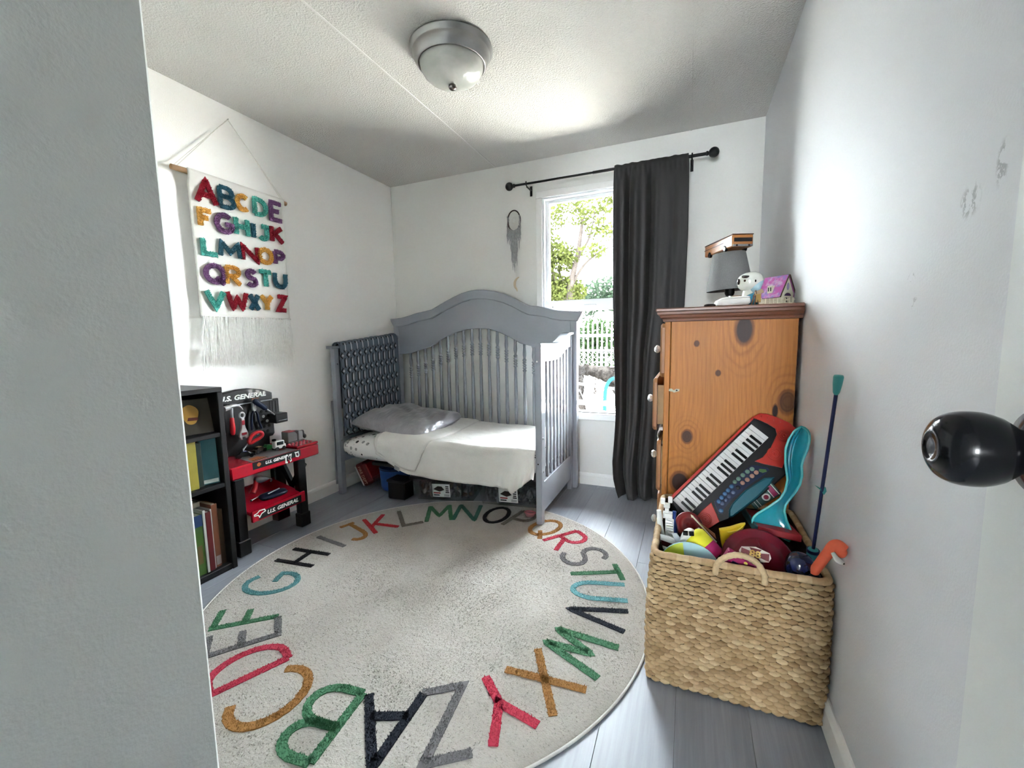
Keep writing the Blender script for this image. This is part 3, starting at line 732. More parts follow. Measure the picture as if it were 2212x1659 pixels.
keep = ~GX[np.clip((x / .002 + 450).astype(int), 0, 899), np.clip((y / .002 + 450).astype(int), 0, 899)]; x, y = x[keep], y[keep]; N = len(x)
lx = .7 * np.sin(x * 7 + 2 * np.sin(y * 5)); ly = .7 * np.cos(y * 6 + 2 * np.sin(x * 4))
th = rg.random(N) * 2 * pi; ln = .0085; wd_ = .0022; edge = np.clip((RR - np.hypot(x, y)) / .015, .25, 1)
z0 = .0085 * edge
P0 = np.stack([x - wd_ * np.cos(th), y - wd_ * np.sin(th), z0], 1); P1 = np.stack([x + wd_ * np.cos(th), y + wd_ * np.sin(th), z0], 1)
P2 = np.stack([x + (lx + rg.normal(0, .6, N)) * ln, y + (ly + rg.normal(0, .6, N)) * ln, z0 + ln * rg.uniform(.45, .95, N)], 1)
vs = np.empty((N * 3, 3)); vs[0::3] = P0; vs[1::3] = P1; vs[2::3] = P2
me = bpy.data.meshes.new('pile'); me.vertices.add(N * 3); me.vertices.foreach_set('co', vs.ravel()); me.loops.add(N * 3); me.loops.foreach_set('vertex_index', np.arange(N * 3))
me.polygons.add(N); me.polygons.foreach_set('loop_start', np.arange(0, N * 3, 3)); me.materials.append(mrug); me.update(calc_edges=True)
o = link('pile', me, rug); o['kind'] = 'stuff'
build(MB().tube([(RC.x + (RR + .001) * cos(a * pi / 60), RC.y + (RR + .001) * sin(a * pi / 60), .005) for a in range(120)], .0042, 6, True), 'bound_edge', M('rug_binding', (.60, .59, .57), .9, bump=.3), rug)

# ================================================================ ALPHABET WALL HANGING
wh = thing('wall_hanging', 'white cloth wall hanging with tufted alphabet letters and a fringe on a dowel', 'wall hanging', (.012, -1.266, .88))
mcanvas = M('cream_canvas', (.66, .645, .61), .9, var=.04, sc=15, bump=.25, bsc=500)
b = MB(); pts = [(.030, -1.562 + .058 * i, 1.789 + .002 * sin(i * 2.3)) for i in range(11)]
build(b.tube(pts, [.0115 + .0012 * sin(i * 1.9) for i in range(11)], 10), 'dowel', M('pale_branch_wood', (.42, .25, .13), .7, var=.3, sc=40, bump=.3), wh)
HY0, HY1 = -1.503, -1.004
def cloth(u, v):
    y = HY0 + (HY1 - HY0) * u; z = 1.803 - .668 * v
    y = y + (.006 * v) * (1 - 2 * u)
    return V((.0425 if v < .05 else .030 + .0125 * max(0, 1 - (v - .05) / .05) + .0035 * sin(u * 9 + v * 3) * v + .003 * NZ.noise(V((u * 4, v * 5, 0))), y, z))
build(MB().grid(cloth, 40, 50, True), 'cloth', mcanvas, wh, solid=.002, offset=1)
build(MB().box((.0175, HY0, 1.776), (.0435, HY1, 1.8015), .011), 'sleeve', mcanvas, wh)
nail = V((.006, -1.266, 2.119))
for dz, dy in ((0, 0), (.010, .012)):
    for e in (-1.552, -.992):
        build(MB().tube([nail + V((0, dy * .3 * (1 if e > -1.2 else -1), -dz * .2)), (.030, e + (dy if e < -1.2 else -dy), 1.797)], .0017, 6), 'cord', M('white_cord', (.75, .74, .71), .9), wh)
build(MB().cyl((.0005, -1.266, 2.119), (.012, -1.266, 2.121), .002, n=8), 'nail', M('steel_nail', (.4, .4, .4), .3, 1), wh)
HL = {'A': (-1.480, -1.374, 1.657, 1.779), 'B': (-1.372, -1.286, 1.662, 1.771), 'C': (-1.288, -1.209, 1.672, 1.759), 'D': (-1.195, -1.109, 1.671, 1.766), 'E': (-1.100, -1.018, 1.666, 1.775), 'F': (-1.475, -1.405, 1.546, 1.638), 'G': (-1.399, -1.302, 1.540, 1.639), 'H': (-1.304, -1.224, 1.544, 1.643), 'I': (-1.223, -1.182, 1.545, 1.634), 'J': (-1.183, -1.104, 1.548, 1.631), 'K': (-1.105, -1.020, 1.548, 1.645), 'L': (-1.473, -1.391, 1.419, 1.507), 'M': (-1.392, -1.277, 1.424, 1.506), 'N': (-1.279, -1.182, 1.422, 1.511), 'O': (-1.191, -1.098, 1.423, 1.512), 'P': (-1.096, -1.022, 1.428, 1.513), 'Q': (-1.472, -1.367, 1.285, 1.387), 'R': (-1.372, -1.289, 1.290, 1.389), 'S': (-1.268, -1.201, 1.293, 1.387), 'T': (-1.196, -1.111, 1.296, 1.393), 'U': (-1.106, -1.021, 1.302, 1.395), 'V': (-1.478, -1.378, 1.166, 1.263), 'W': (-1.376, -1.263, 1.168, 1.266), 'X': (-1.261, -1.196, 1.168, 1.263), 'Y': (-1.197, -1.117, 1.171, 1.264), 'Z': (-1.097, -1.032, 1.173, 1.267)}
HC = {'red': (.52, .010, .04), 'blue': (.05, .20, .29), 'gold': (.74, .42, .09), 'mint': (.11, .52, .44), 'purple': (.30, .13, .33)}
for k, cn in zip('ABCDEFGHIJKLMNOPQRSTUVWXYZ', 'red blue gold mint purple gold purple mint blue mint red mint blue red gold purple purple gold purple mint blue mint red blue gold red'.split()):
    y0, y1, z0, z1 = HL[k]; w, h = y1 - y0, z1 - z0; lw = .0235 if k not in 'WMNBR' else .0205; i = lw / 2 - .002
    fr = frame((.0395, y0, z0 + .002), (0, 1, 0), (0, 0, 1))
    st = [[(i + x * (w - 2 * i), i + y * (h - 2 * i)) for x, y in s] for s in ALPHA[k]]
    b = MB(); yarn_letter(b, st, lw, fr, -.002, .006, 5200, .0052, random, .08)
    build(b, 'letter', M('tufted_yarn_' + cn, HC[cn], .9, var=.3, sc=150), wh)
b = MB()
for i in range(150):
    y = HY0 + .008 + (HY1 - HY0 - .016) * (i + random.random() * .6) / 150; f = (y - HY0) / (HY1 - HY0); y2 = y + (f - .5) * .03 + random.gauss(0, .005); zb = .898 - .012 * f + random.gauss(0, .008)
    x = .034 + random.uniform(-.007, .009); n = 8
    b.tube([(x + random.gauss(0, .0022), y + (y2 - y) * k / n + .0025 * sin(k * 1.3 + i), 1.137 + (zb - 1.137) * k / n) for k in range(n + 1)], [.0023] * n + [.0008], 4, cap=False)
for y in (-1.508, -1.50, -1.02):
    b.tube([(.03, y, .93), (.031, y + .002, .89), (.03, y - .003, .862)], .0011, 4, cap=False)
build(b, 'fringe', M('cream_yarn', (.90, .885, .86), .95, var=.15, sc=60), wh, kind='stuff')
build(MB().box((.026, HY0 + .003, 1.132), (.0385, HY1 - .003, 1.141), .003), 'fringe_seam', mcanvas, wh)

# ================================================================ BLACK BOOKCASE AND ITS BOOKS
mcase = M('black_laminate', (.011, .011, .012), .45, var=.2, sc=30, bump=.05)
BX, BY0, BY1, BZ = .315, -2.26, -1.610, .818
bc = thing('bookcase', 'black three tier bookcase against the left wall beside the workbench', 'bookcase', (.16, -1.935, 0))
build(MB().box((.014, BY1 - .022, 0), (BX, BY1, BZ - .020), .002), 'side_panel', mcase, bc); build(MB().box((.014, BY0, 0), (BX, BY0 + .022, BZ - .020), .002), 'side_panel', mcase, bc)
build(MB().box((.014, BY0, BZ - .020), (BX, BY1, BZ), .002), 'top_panel', mcase, bc)
for z in (.622, .398, .028): build(MB().box((.014, BY0 + .022, z - .018), (BX - .004, BY1 - .022, z), .002), 'shelf', mcase, bc)
build(MB().box((BX - .02, BY0 + .022, 0), (BX - .006, BY1 - .022, .010)), 'plinth', mcase, bc)
build(MB().box((.014, BY0 + .022, .01), (.020, BY1 - .022, BZ - .02)), 'back_panel', mcase, bc)
def book(label, x0, x1, y0, y1, z0, h, cover, lean=0., yaw=0., pages=(.72, .69, .62), rough=.4, group='books in the black bookcase', name='book', pl=None):
    """standing book: spine towards +x, thickness along y"""
    c = V(((x0 + x1) / 2, (y0 + y1) / 2, z0)); R = rotm(lean, 0, yaw)
    o = thing(name, label, 'book', c, 0, group, R=R); m = wm(o); w, t_ = (x1 - x0) / 2, (y1 - y0) / 2
    b = MB(m); mc = M('cover_' + cover[0], tuple(c * .7 for c in cover[1]), rough, var=.15, sc=20)
    b.box((-w, -t_, 0), (w, -t_ + .002, h), .0008).box((-w, t_ - .002, 0), (w, t_, h), .0008).box((w - .003, -t_, 0), (w, t_, h), .001)
    build(b, 'cover', mc, o)
    build(MB(m).box((-w + .004, -t_ + .002, .003), (w - .003, t_ - .002, h - .003)), 'pages', M('page_edges', (.66, .63, .56), .8, var=.08, sc=200), o)
    return o, m, w, t_
lbl = lambda m, poly, h0, h1, mat, name, o: build(MB().prism(poly, h0, h1, m), name, mat, o)
# top shelf: a picture book leaning with its cover outwards
R = rotm(0, -16, -12)
o = thing('picture_book', 'picture book with a yellow shape on its dark cover on the top shelf', 'book', (.262, -1.695, .623), 0, None, R=R); m = wm(o)
build(MB(m).box((-.016, -.080, 0), (-.013, .058, .150), .001).box((.013, -.080, 0), (.016, .058, .150), .001), 'cover', M('cover_olive', (.05, .045, .032), .35), o)
build(MB(m).box((-.013, -.078, .002), (.013, .054, .148)), 'pages', M('page_edges', (.66, .63, .56), .8), o)
build(MB().prism([(.03 * cos(a) * (1 + .12 * sin(3 * a)) - .016, .042 * sin(a) + .085) for a in [k * pi / 12 for k in range(24)]], .0161, .0168, m @ frame((0, 0, 0), (0, 1, 0), (0, 0, 1))), 'yellow_print', M('print_yellow', (.38, .20, .02), .4), o)
build(MB().prism([(-.03, .06), (.008, .058), (.010, .070), (-.025, .073)], .0168, .0173, m @ frame((0, 0, 0), (0, 1, 0), (0, 0, 1))), 'red_print', M('print_dark_red', (.16, .03, .015), .4), o)
# middle shelf
book('yellow spined book on the middle shelf of the bookcase', .08, .290, -1.757, -1.722, .399, .205, ('yellow', (.40, .34, .045)))
book('dark green spined book between the yellow and teal books', .07, .275, -1.720, -1.694, .399, .190, ('darkgreen', (.025, .05, .04)))
R = rotm(0, 0, 0)
o = thing('picture_book', 'teal board book standing cover outwards on the middle shelf', 'book', (.268, -1.664, .399), 0, 'books in the black bookcase', R=rotm(0, -4, -20)); m = wm(o)
build(MB(m).box((-.012, -.031, 0), (-.009, .031, .205), .0008).box((.009, -.033, 0), (.012, .032, .205), .0008), 'cover', M('cover_teal', (.045, .17, .20), .4, var=.3, sc=9), o)
build(MB(m).box((-.009, -.031, .002), (.009, .030, .203)), 'pages', M('page_edges', (.66, .63, .56), .8), o)
build(MB(m).box((.0121, -.028, .006), (.0128, .028, .022)), 'pale_print', M('print_pale', (.5, .55, .53), .5), o)
# bottom shelf
o, m, w, t_ = book('green picture book with a blue top on the bottom shelf', .08, .295, -1.760, -1.728, .029, .262, ('grassgreen', (.07, .17, .025)), rough=.3)
lbl(m, [(-t_, .205), (t_, .205), (t_, .262), (-t_, .262)], w, w + .0006, M('cover_blue', (.02, .045, .13), .35), 'blue_print', o) if False else build(MB(m).box((w, -t_, .212), (w + .0006, t_, .262)), 'blue_print', M('cover_blue', (.02, .045, .13), .35), o)
build(MB(m).box((w, -t_ + .004, .05), (w + .0006, t_ - .010, .13)), 'brown_print', M('cover_brownprint', (.13, .09, .03), .35), o)
book('thin white book beside the green picture book', .08, .298, -1.7265, -1.7165, .029, .275, ('white', (.55, .56, .52)))
book('dark red book third from the bookcase side on the bottom shelf', .08, .297, -1.7155, -1.6935, .029, .262, ('darkred', (.16, .018, .022)))
book('thin white edged book behind the dark red book', .08, .290, -1.6925, -1.6855, .029, .268, ('greywhite', (.45, .45, .44)))
o, m, w, t_ = book('orange brown book second from the bookcase side on the bottom shelf', .08, .288, -1.6845, -1.6605, .029, .283, ('rust', (.24, .075, .03)))
build(MB(m).box((w, -t_ + .002, .01), (w + .0006, t_ - .002, .05)), 'grey_print', M('print_grey_label', (.25, .23, .22), .5), o)
book('brown book nearest the bookcase side on the bottom shelf', .08, .282, -1.6595, -1.6375, .029, .250, ('umber', (.13, .08, .04)))
book('cream book lying above the standing books on the bottom shelf', .10, .24, -1.735, -1.700, .306, .022, ('cream', (.55, .52, .42)), group=None)
# between bookcase and bench
o, m, w, t_ = book('slim yellow book standing on the floor between bookcase and workbench', .06, .225, -1.548, -1.530, 0, .232, ('goldyellow', (.62, .40, .03)), group=None)
build(MB(m).box((w, -t_ + .002, .16), (w + .0006, t_ - .002, .225)), 'pale_print', M('print_pale_yellow', (.6, .5, .28), .5), o)

# ================================================================ TOY WORKBENCH
mred = M('red_plastic', (.50, .008, .028), .25, var=.06, sc=6, coat=.3); mblk = M('black_plastic', (.010, .010, .012), .38, var=.2, bump=.04)
mor = M('orange_print', (.50, .13, .03), .45); mwht = M('white_print', (.80, .80, .79), .45); mdec = M('grey_decal', (.20, .20, .20), .4, var=.25, sc=40)
wb = thing('toy_workbench', 'red and black toy workbench with tool board against the left wall', 'toy workbench', (.14, -1.31, 0))
T0, T1 = -1.565, -1.065
build(MB().box((.015, T0, .372), (.252, T1, .432), .006), 'table_top', mred, wb)
build(MB().box((.025, -1.20, .432), (.245, T1 + .004, .446), .004), 'raised_block', mred, wb)
b = MB()
for i in range(5):
    for j in range(3):
        y, x = -1.185 + i * .024, .165 + j * .026; b.cyl((x, y, .446), (x, y, .451), .0075, .006, 8)
build(b, 'nut', M('pink_red_plastic', (.62, .05, .09), .3), wb, kind='stuff')
fr = frame((0, 0, .4322), (0, 1, 0), (-1, 0, 0))           # x along y, y towards the wall
dc = build(MB().prism([(-1.46, -.249), (-1.205, -.249), (-1.205, -.10), (-1.43, -.10)], 0, .0006, fr), 'surface_decal', mdec, wb)
build(MB().prism([(-1.445, -.235), (-1.36, -.235), (-1.375, -.17), (-1.425, -.17)], .0006, .0009, fr), 'orange_print', mor, dc)
for k in range(6): build(MB().prism([(-1.44 + k * .014, -.240), (-1.434 + k * .014, -.240), (-1.431 + k * .014, -.215), (-1.437 + k * .014, -.215)], .0009, .0012, fr), 'gauge_mark', M('decal_black', (.02, .02, .02), .5), dc)
build(MB().prism([(-1.26, -.18), (-1.215, -.18), (-1.215, -.13), (-1.25, -.13)], .0006, .0009, fr), 'red_print', M('decal_red', (.28, .03, .02), .4), dc)
fr = frame((.2521, 0, 0), (0, 1, 0), (0, 0, 1))
fd = build(MB().prism([(-1.460, .396), (-1.19, .396), (-1.19, .431), (-1.460, .431)], 0, .0008, fr), 'front_decal', mblk, wb)
build(text_mb('U.S. GENERAL', .020, fr @ Mx.Translation((-1.325, .413, .0009)), .0003, .25, 1.15, bold=.0006), 'lettering', mwht, fd)
build(MB().prism([(-1.428, .405), (-1.418, .412), (-1.418, .420), (-1.428, .426), (-1.438, .420), (-1.438, .410)], .0009, .0012, fr), 'orange_emblem', mor, fd)
def sticker(name, poly, h, inner, cin, par, fr=fr):
    s = build(MB().prism(poly, h, h + .0006, fr), name, mwht, par)
    c = V((sum(p[0] for p in poly) / len(poly), sum(p[1] for p in poly) / len(poly)))
    build(MB().prism([tuple(c + (V(p) - c) * inner) for p in poly], h + .0006, h + .0009, fr), 'dark_print', cin, s)
sticker('sticker', [(-1.285, .380), (-1.272, .376), (-1.268, .400), (-1.262, .392), (-1.256, .378), (-1.246, .384), (-1.250, .40), (-1.244, .422), (-1.256, .420), (-1.264, .404), (-1.272, .424), (-1.284, .420)], .0012, .62, M('sticker_dark', (.03, .03, .035), .4), wb)
sticker('sticker', [(-1.222, .398), (-1.205, .392), (-1.202, .396), (-1.198, .40), (-1.202, .424), (-1.214, .422), (-1.227, .424), (-1.222, .410)], .0012, .55, M('sticker_purple', (.10, .03, .06), .4), wb)
for (x, y0, y1) in ((.232, -1.215, -1.155), (.232, -1.560, -1.500), (.035, -1.205, -1.125), (.035, -1.560, -1.490)):
    b = MB(); b.box((x - .020, y0 + .006, .05), (x + .020, y1 - .006, .372), .004).box((x - .025, y0, 0), (x + .025, y1, .075), .004)
    build(b, 'leg', mblk, wb)
for y in (-1.160, -1.535):
    for (a, c) in (((.045, .362), (.225, .06)), ((.235, .345), (.045, .06))):
        d = V((a[0] - c[0], a[1] - c[1])).normalized() * .0; n_ = V((-(c[1] - a[1]), c[0] - a[0])).normalized() * .016
        build(MB().prism([(a[0] - n_.x, a[1] - n_.y), (c[0] - n_.x, c[1] - n_.y), (c[0] + n_.x, c[1] + n_.y), (a[0] + n_.x, a[1] + n_.y)], -y - .009, -y + .009, FX), 'cross_brace', mblk, wb)
# lower tray, sloping towards the front
tv = [(.045, .245), (.262, .196), (.266, .205), (.276, .205), (.276, .150), (.262, .150), (.262, .180), (.045, .231)]
build(MB().prism(tv, 1.200, 1.498, FX, .002), 'lower_tray', mred, wb)
build(MB().prism([(.04, .231), (.05, .231), (.05, .256), (.04, .256)], 1.200, 1.498, FX), 'tray_back', mred, wb)
fr2 = frame((.2761, 0, 0), (0, 1, 0), (0, 0, 1))
td = build(MB().prism([(-1.47, .155), (-1.225, .155), (-1.225, .192), (-1.44, .192)], 0, .0008, fr2), 'tray_decal', mblk, wb)
build(text_mb('U.S. GENERAL', .026, fr2 @ Mx.Translation((-1.335, .173, .0009)), .0003, .25, 1.12, bold=.0008), 'lettering', mwht, td)
b = MB(); b.ribbon([(-1.492, .186), (-1.475, .189), (-1.462, .198), (-1.436, .196), (-1.432, .186), (-1.452, .180), (-1.464, .166), (-1.47, .178), (-1.492, .181)], .0045, .0009, .0014, fr2); build(b, 'sticker', mwht, wb)
# tool board
arch = [(-1.560, .455), (-1.560, .70), (-1.535, .722), (-1.48, .745), (-1.42, .760), (-1.36, .767), (-1.295, .767), (-1.225, .753), (-1.172, .733), (-1.165, .72), (-1.165, .50), (-1.176, .488), (-1.196, .487), (-1.198, .432), (-1.54, .432)]
fr3 = frame((0, 0, 0), (0, 1, 0), (0, 0, 1))
pb = build(MB().prism(arch, .016, .034, fr3, .002), 'tool_board', mblk, wb)
build(MB().prism([(-1.555, .695), (-1.48, .742), (-1.42, .757), (-1.36, .764), (-1.295, .764), (-1.225, .750), (-1.170, .729), (-1.170, .700), (-1.555, .690)], .034, .043, fr3, .002), 'header_panel', M('header_black', (.013, .013, .016), .3, coat=.2), wb)
build(text_mb('U.S. GENERAL', .034, frame((.0432, -1.335, .727), (0, 1, .01), (0, 0, 1)), .0004, .22, 1.2, bold=.0012), 'lettering', mwht, wb)
build(text_mb('Junior', .015, frame((.0432, -1.270, .710), (0, 1, .02), (0, 0, 1)), .0004, .2, 1.1), 'lettering', mor, wb)
build(MB().box((.036, -1.385, .688), (.0435, -1.17, .692), .001), 'light_edge', M('pale_strip', (.55, .56, .58), .4), wb)
for i in range(3):
    for j in range(5):
        y, z = -1.265 + i * .030 + (j % 2) * .010, .52 + j * .028
        if y > -1.18: continue
        build(MB().cyl((.0338, y, z), (.0348, y, z), .0085, n=12), 'peg_hole', M('peg_hole_dark', (.002, .002, .002), .9) if (i + j) % 4 else M('peg_hole_light', (.42, .44, .46), .7), pb)
sb = build(MB().box((.022, -1.186, .60), (.036, -1.127, .692), .003), 'side_bin', mblk, wb)
build(MB().box((.022, -1.190, .560), (.085, -1.115, .612), .003), 'bin_pocket', mblk, sb)
build(MB().box((.0852, -1.175, .572), (.0858, -1.122, .575)), 'light_edge', M('pale_strip', (.55, .56, .58), .4), sb)
for y in (-1.170, -1.150): build(MB().box((.0362, y, .618), (.040, y + .010, .682), .001), 'grey_card', M('dark_grey_card', (.08, .08, .09), .5), sb)

# ---- tools and toys on the bench (each a thing of its own)
msil = M('silver_plastic', (.48, .49, .50), .28, .35); mrh = M('red_handle', (.62, .010, .022), .3); mnav = M('navy_plastic', (.012, .022, .06), .35)
def tool(name, label, loc, cat='toy tool'): return thing(name, label, cat, loc, 0, 'toy tools hung on the tool board')
h = tool('toy_hammer', 'toy claw hammer with silver head and red handle hung on the tool board', (.062, -1.41, .545))
build(MB().tube([(.062, -1.448, .682), (.062, -1.425, .686)], .013, 12).tube(spline([(.062, -1.427, .686), (.062, -1.405, .692), (.062, -1.375, .687), (.062, -1.354, .662)], 4), [.010, .011, .012, .012, .012, .011, .010, .009, .008, .006, .005, .004, .002], 8, flat=.8), 'head', msil, h)
build(MB().cyl((.062, -1.412, .68), (.062, -1.414, .628), .0065, n=10), 'neck', msil, h)
build(MB().lathe([(.008, 0), (.0115, .01), (.0125, .035), (.011, .06), (.0095, .085), (.0075, .088)], 14, (.062, -1.416, .545), (0, .02, 1)), 'handle', mrh, h)
w_ = tool('toy_wrench', 'toy wrench with ring end silver jaw and red inlay hung on the tool board', (.075, -1.37, .51))
build(MB().tube([(.072, -1.369 + .0125 * cos(a * pi / 10), .637 + .0145 * sin(a * pi / 10)) for a in range(20)], .0048, 8, True), 'ring_end', msil, w_)
fr4 = frame((.068, -1.369, 0), (0, 1, 0), (0, 0, 1))
build(MB().prism([(-.008, .624), (-.0085, .585), (-.010, .572), (-.022, .545), (-.024, .53), (-.016, .513), (-.006, .512), (-.008, .524), (.004, .526), (.012, .515), (.022, .522), (.024, .54), (.011, .572), (.0085, .585), (.008, .624)], 0, .010, fr4, .002), 'jaw', msil, w_)
build(MB().box((.0785, -1.376, .588), (.0795, -1.362, .612), .0004).box((.0785, -1.382, .536), (.0795, -1.356, .548), .0004), 'inlay', M('red_inlay', (.40, .01, .03), .3), w_, kind='stuff')
p_ = tool('toy_pliers', 'toy pliers with grey jaws and navy handles hung on the tool board', (.055, -1.285, .545))
build(MB().prism([(-1.296, .692), (-1.289, .694), (-1.287, .67), (-1.284, .694), (-1.277, .69), (-1.274, .655), (-1.279, .644), (-1.292, .644), (-1.298, .66)], .044, .056, fr3, .002), 'jaws', msil, p_)
for sg in (-1, 1): build(MB().tube(spline([(.05, -1.286 + sg * .006, .645), (.05, -1.286 + sg * .016, .625), (.05, -1.286 + sg * .021, .585), (.05, -1.286 + sg * (.034 if sg > 0 else .020), .545)], 5), .0062, 8), 'handle', mnav, p_)
s_ = tool('toy_screwdriver', 'toy screwdriver with thick navy handle slung slantwise across the tool board', (.075, -1.24, .61))
ax = V((0, .66, -.56)).normalized(); p0 = V((.075, -1.302, .706))
build(MB().lathe([(.006, 0), (.0145, .006), (.0155, .03), (.0135, .06), (.0145, .078), (.007, .090)], 14, p0, ax), 'handle', mnav, s_); build(MB().cyl(p0 + ax * .09, p0 + ax * .150, .0042, .0035, 10), 'shaft', msil, s_)
s_ = tool('toy_saw', 'red D shaped toy saw handle lying at the foot of the tool board', (.11, -1.335, .452))
build(MB().tube(spline([(.105, -1.365, .508), (.11, -1.350, .532), (.115, -1.322, .544), (.12, -1.306, .537), (.12, -1.304, .522), (.115, -1.320, .509), (.11, -1.345, .499), (.105, -1.362, .494)], 5, True), .0095, 10, True), 'handle', mrh, s_)
build(MB().prism([(-1.372, .484), (-1.358, .500), (-1.395, .470), (-1.395, .458)], .092, .098, fr3), 'blade', msil, s_)
s_ = tool('toy_screwdriver', 'thin red toy screwdriver hung at the left edge of the tool board', (.05, -1.458, .545))
build(MB().tube([(.05, -1.459, .636), (.05, -1.458, .575)], .0035, 8), 'shaft', mrh, s_); build(MB().ell((.05, -1.453, .556), (.009, .009, .012), 12, 8), 'knob', M('pinkish_red', (.60, .04, .06), .3), s_)
# black and blue car, ochre car, green scrap, white truck, grey vise
def wheels(m, xs, y, r, par, mat=None):
    for x in xs:
        for s in (-1, 1): build(MB(m).cyl((x, s * y, r), (x, s * (y - .008), r), r, n=14), 'wheel', mat or M('tyre_black', (.012, .012, .012), .6), par)
def car(label, x, y, rz, L, body, top, cab=None, z=.433, sh=0):
    o = thing('toy_car', label, 'toy car', (x, y, z), rz, 'toy vehicles on the bench', ); m = wm(o)
    pr = [(-L / 2, .006), (L / 2, .006), (L / 2, .016), (L * .30, .019), (L * .16, .030), (-L * .22, .030), (-L * .34, .020), (-L / 2, .019)]
    build(MB().prism(pr, -.013, .013, m @ frame((0, 0, 0), (1, 0, 0), (0, 0, 1)), .002), 'body', body, o)
    build(MB(m).box((-L * .2, -.0115, .0295), (L * .12, .0115, .0315), .001), 'roof', top, o)
    build(MB(m).box((L * .15, -.0095, .021), (L * .29, .0095, .0265), .001, rotm(0, 35, 0)), 'windscreen', M('dark_glass', (.02, .025, .03), .1), o)
    wheels(m, (-L * .3, L * .3), .0165, .0095, o)
mdk = M('black_gloss', (.012, .012, .014), .25)
car('black toy car with blue bonnet at the left of the red bench top', .125, -1.405, 60, .085, mdk, M('blue_enamel', (.02, .05, .20), .25))
car('dark toy car with ochre stripes behind the white toy truck', .105, -1.315, 100, .075, M('brown_gloss', (.06, .035, .02), .35), M('ochre_enamel', (.48, .27, .09), .35))
gs = thing('toy_ramp', 'small green wedge toy lying behind the white toy truck', 'toy', (.09, -1.262, .433))
build(MB().prism([(-1.285, .433), (-1.235, .433), (-1.238, .455), (-1.262, .462)], .075, .105, fr3, .002), 'wedge', M('green_plastic', (.04, .24, .07), .35), gs); build(MB().box((.07, -1.285, .433), (.11, -1.235, .437), .001), 'base', M('dark_green_plastic', (.02, .12, .04), .4), gs)
tk = thing('toy_truck', 'white toy truck with dark window on the front of the bench top', 'toy truck', (.155, -1.242, .433), 82, 'toy vehicles on the bench'); m = wm(tk)
build(MB(m).box((-.026, -.017, .008), (.026, .017, .050), .004).box((.024, -.015, .008), (.034, .015, .030), .003), 'cab', M('white_plastic', (.70, .70, .69), .3), tk)
build(MB(m).box((-.018, -.0176, .028), (.018, -.0172, .046), .0002), 'window', M('dark_glass', (.02, .025, .03), .1), tk); build(MB(m).box((-.03, -.008, .050), (-.012, .008, .062), .003), 'hatch', mdk, tk)
wheels(m, (-.016, .020), .019, .010, tk)
vs_ = thing('toy_vise', 'grey toy bench vise with black crank on the raised red block', 'toy tool', (.11, -1.12, .446))
build(MB().prism([(-1.168, .451), (-1.108, .451), (-1.108, .49), (-1.125, .505), (-1.168, .508)], .09, .14, fr3, .003), 'jaw_body', M('grey_plastic', (.19, .19, .195), .4), vs_)
build(MB().prism([(-1.098, .446), (-1.070, .446), (-1.070, .50), (-1.098, .505)], .09, .14, fr3, .003), 'jaw_plate', M('light_grey_plastic', (.33, .33, .34), .4), vs_)
build(MB().box((.085, -1.170, .446), (.145, -1.066, .452), .001), 'base', M('dark_grey_plastic', (.06, .06, .065), .4), vs_)
build(MB().box((.09, -1.166, .508), (.14, -1.12, .511), .001), 'red_cap', mrh, vs_)
build(MB().cyl((.115, -1.070, .485), (.115, -1.052, .485), .014, n=14).tube([(.115, -1.054, .495), (.115, -1.050, .476), (.115, -1.040, .462)], .008, 8).ell((.115, -1.040, .460), (.011, .010, .013), 12, 8), 'crank', mblk, vs_)
# on the lower tray
dg = thing('toy_drill', 'grey toy drill with red grip lying at the back of the lower tray', 'toy tool', (.10, -1.36, .235))
build(MB().lathe([(.006, 0), (.016, .004), (.018, .03), (.013, .055), (.006, .075)], 14, (.13, -1.37, .305), (0, 1, -.25)), 'barrel', M('dim_grey_plastic', (.26, .26, .27), .4), dg)
build(MB().tube([(.13, -1.362, .30), (.135, -1.378, .262), (.14, -1.395, .244)], [.010, .013, .014], 10), 'grip', mrh, dg)
build(MB().tube(spline([(.13, -1.30, .290), (.13, -1.285, .284), (.13, -1.278, .275), (.13, -1.285, .268)], 4), .004, 8), 'hook', M('dim_grey_plastic', (.26, .26, .27), .4), dg)
sw = thing('toy_tool_roll', 'dark blue toy tool with silver blade on the lower tray', 'toy tool', (.20, -1.33, .212))
build(superbox((.205, -1.33, .225), (.028, .072, .013), (.6, .8), rotm(0, 13, -8), 24, 8), 'handle', mnav, sw); build(MB().tube([(.215, -1.365, .2405), (.20, -1.29, .2415)], .003, 6), 'blade', msil, sw)
nl = thing('toy_nail', 'long silver toy nail lying behind the dark blue tool on the tray', 'toy tool', (.17, -1.39, .215))
build(MB().tube([(.18, -1.43, .2245), (.165, -1.365, .2275)], .003, 8), 'shank', M('bright_silver', (.7, .7, .71), .2, .7), nl); build(MB().cyl((.1803, -1.4313, .2245), (.1808, -1.434, .2243), .006, n=10), 'nail_head', M('bright_silver', (.7, .7, .71), .2, .7), nl)
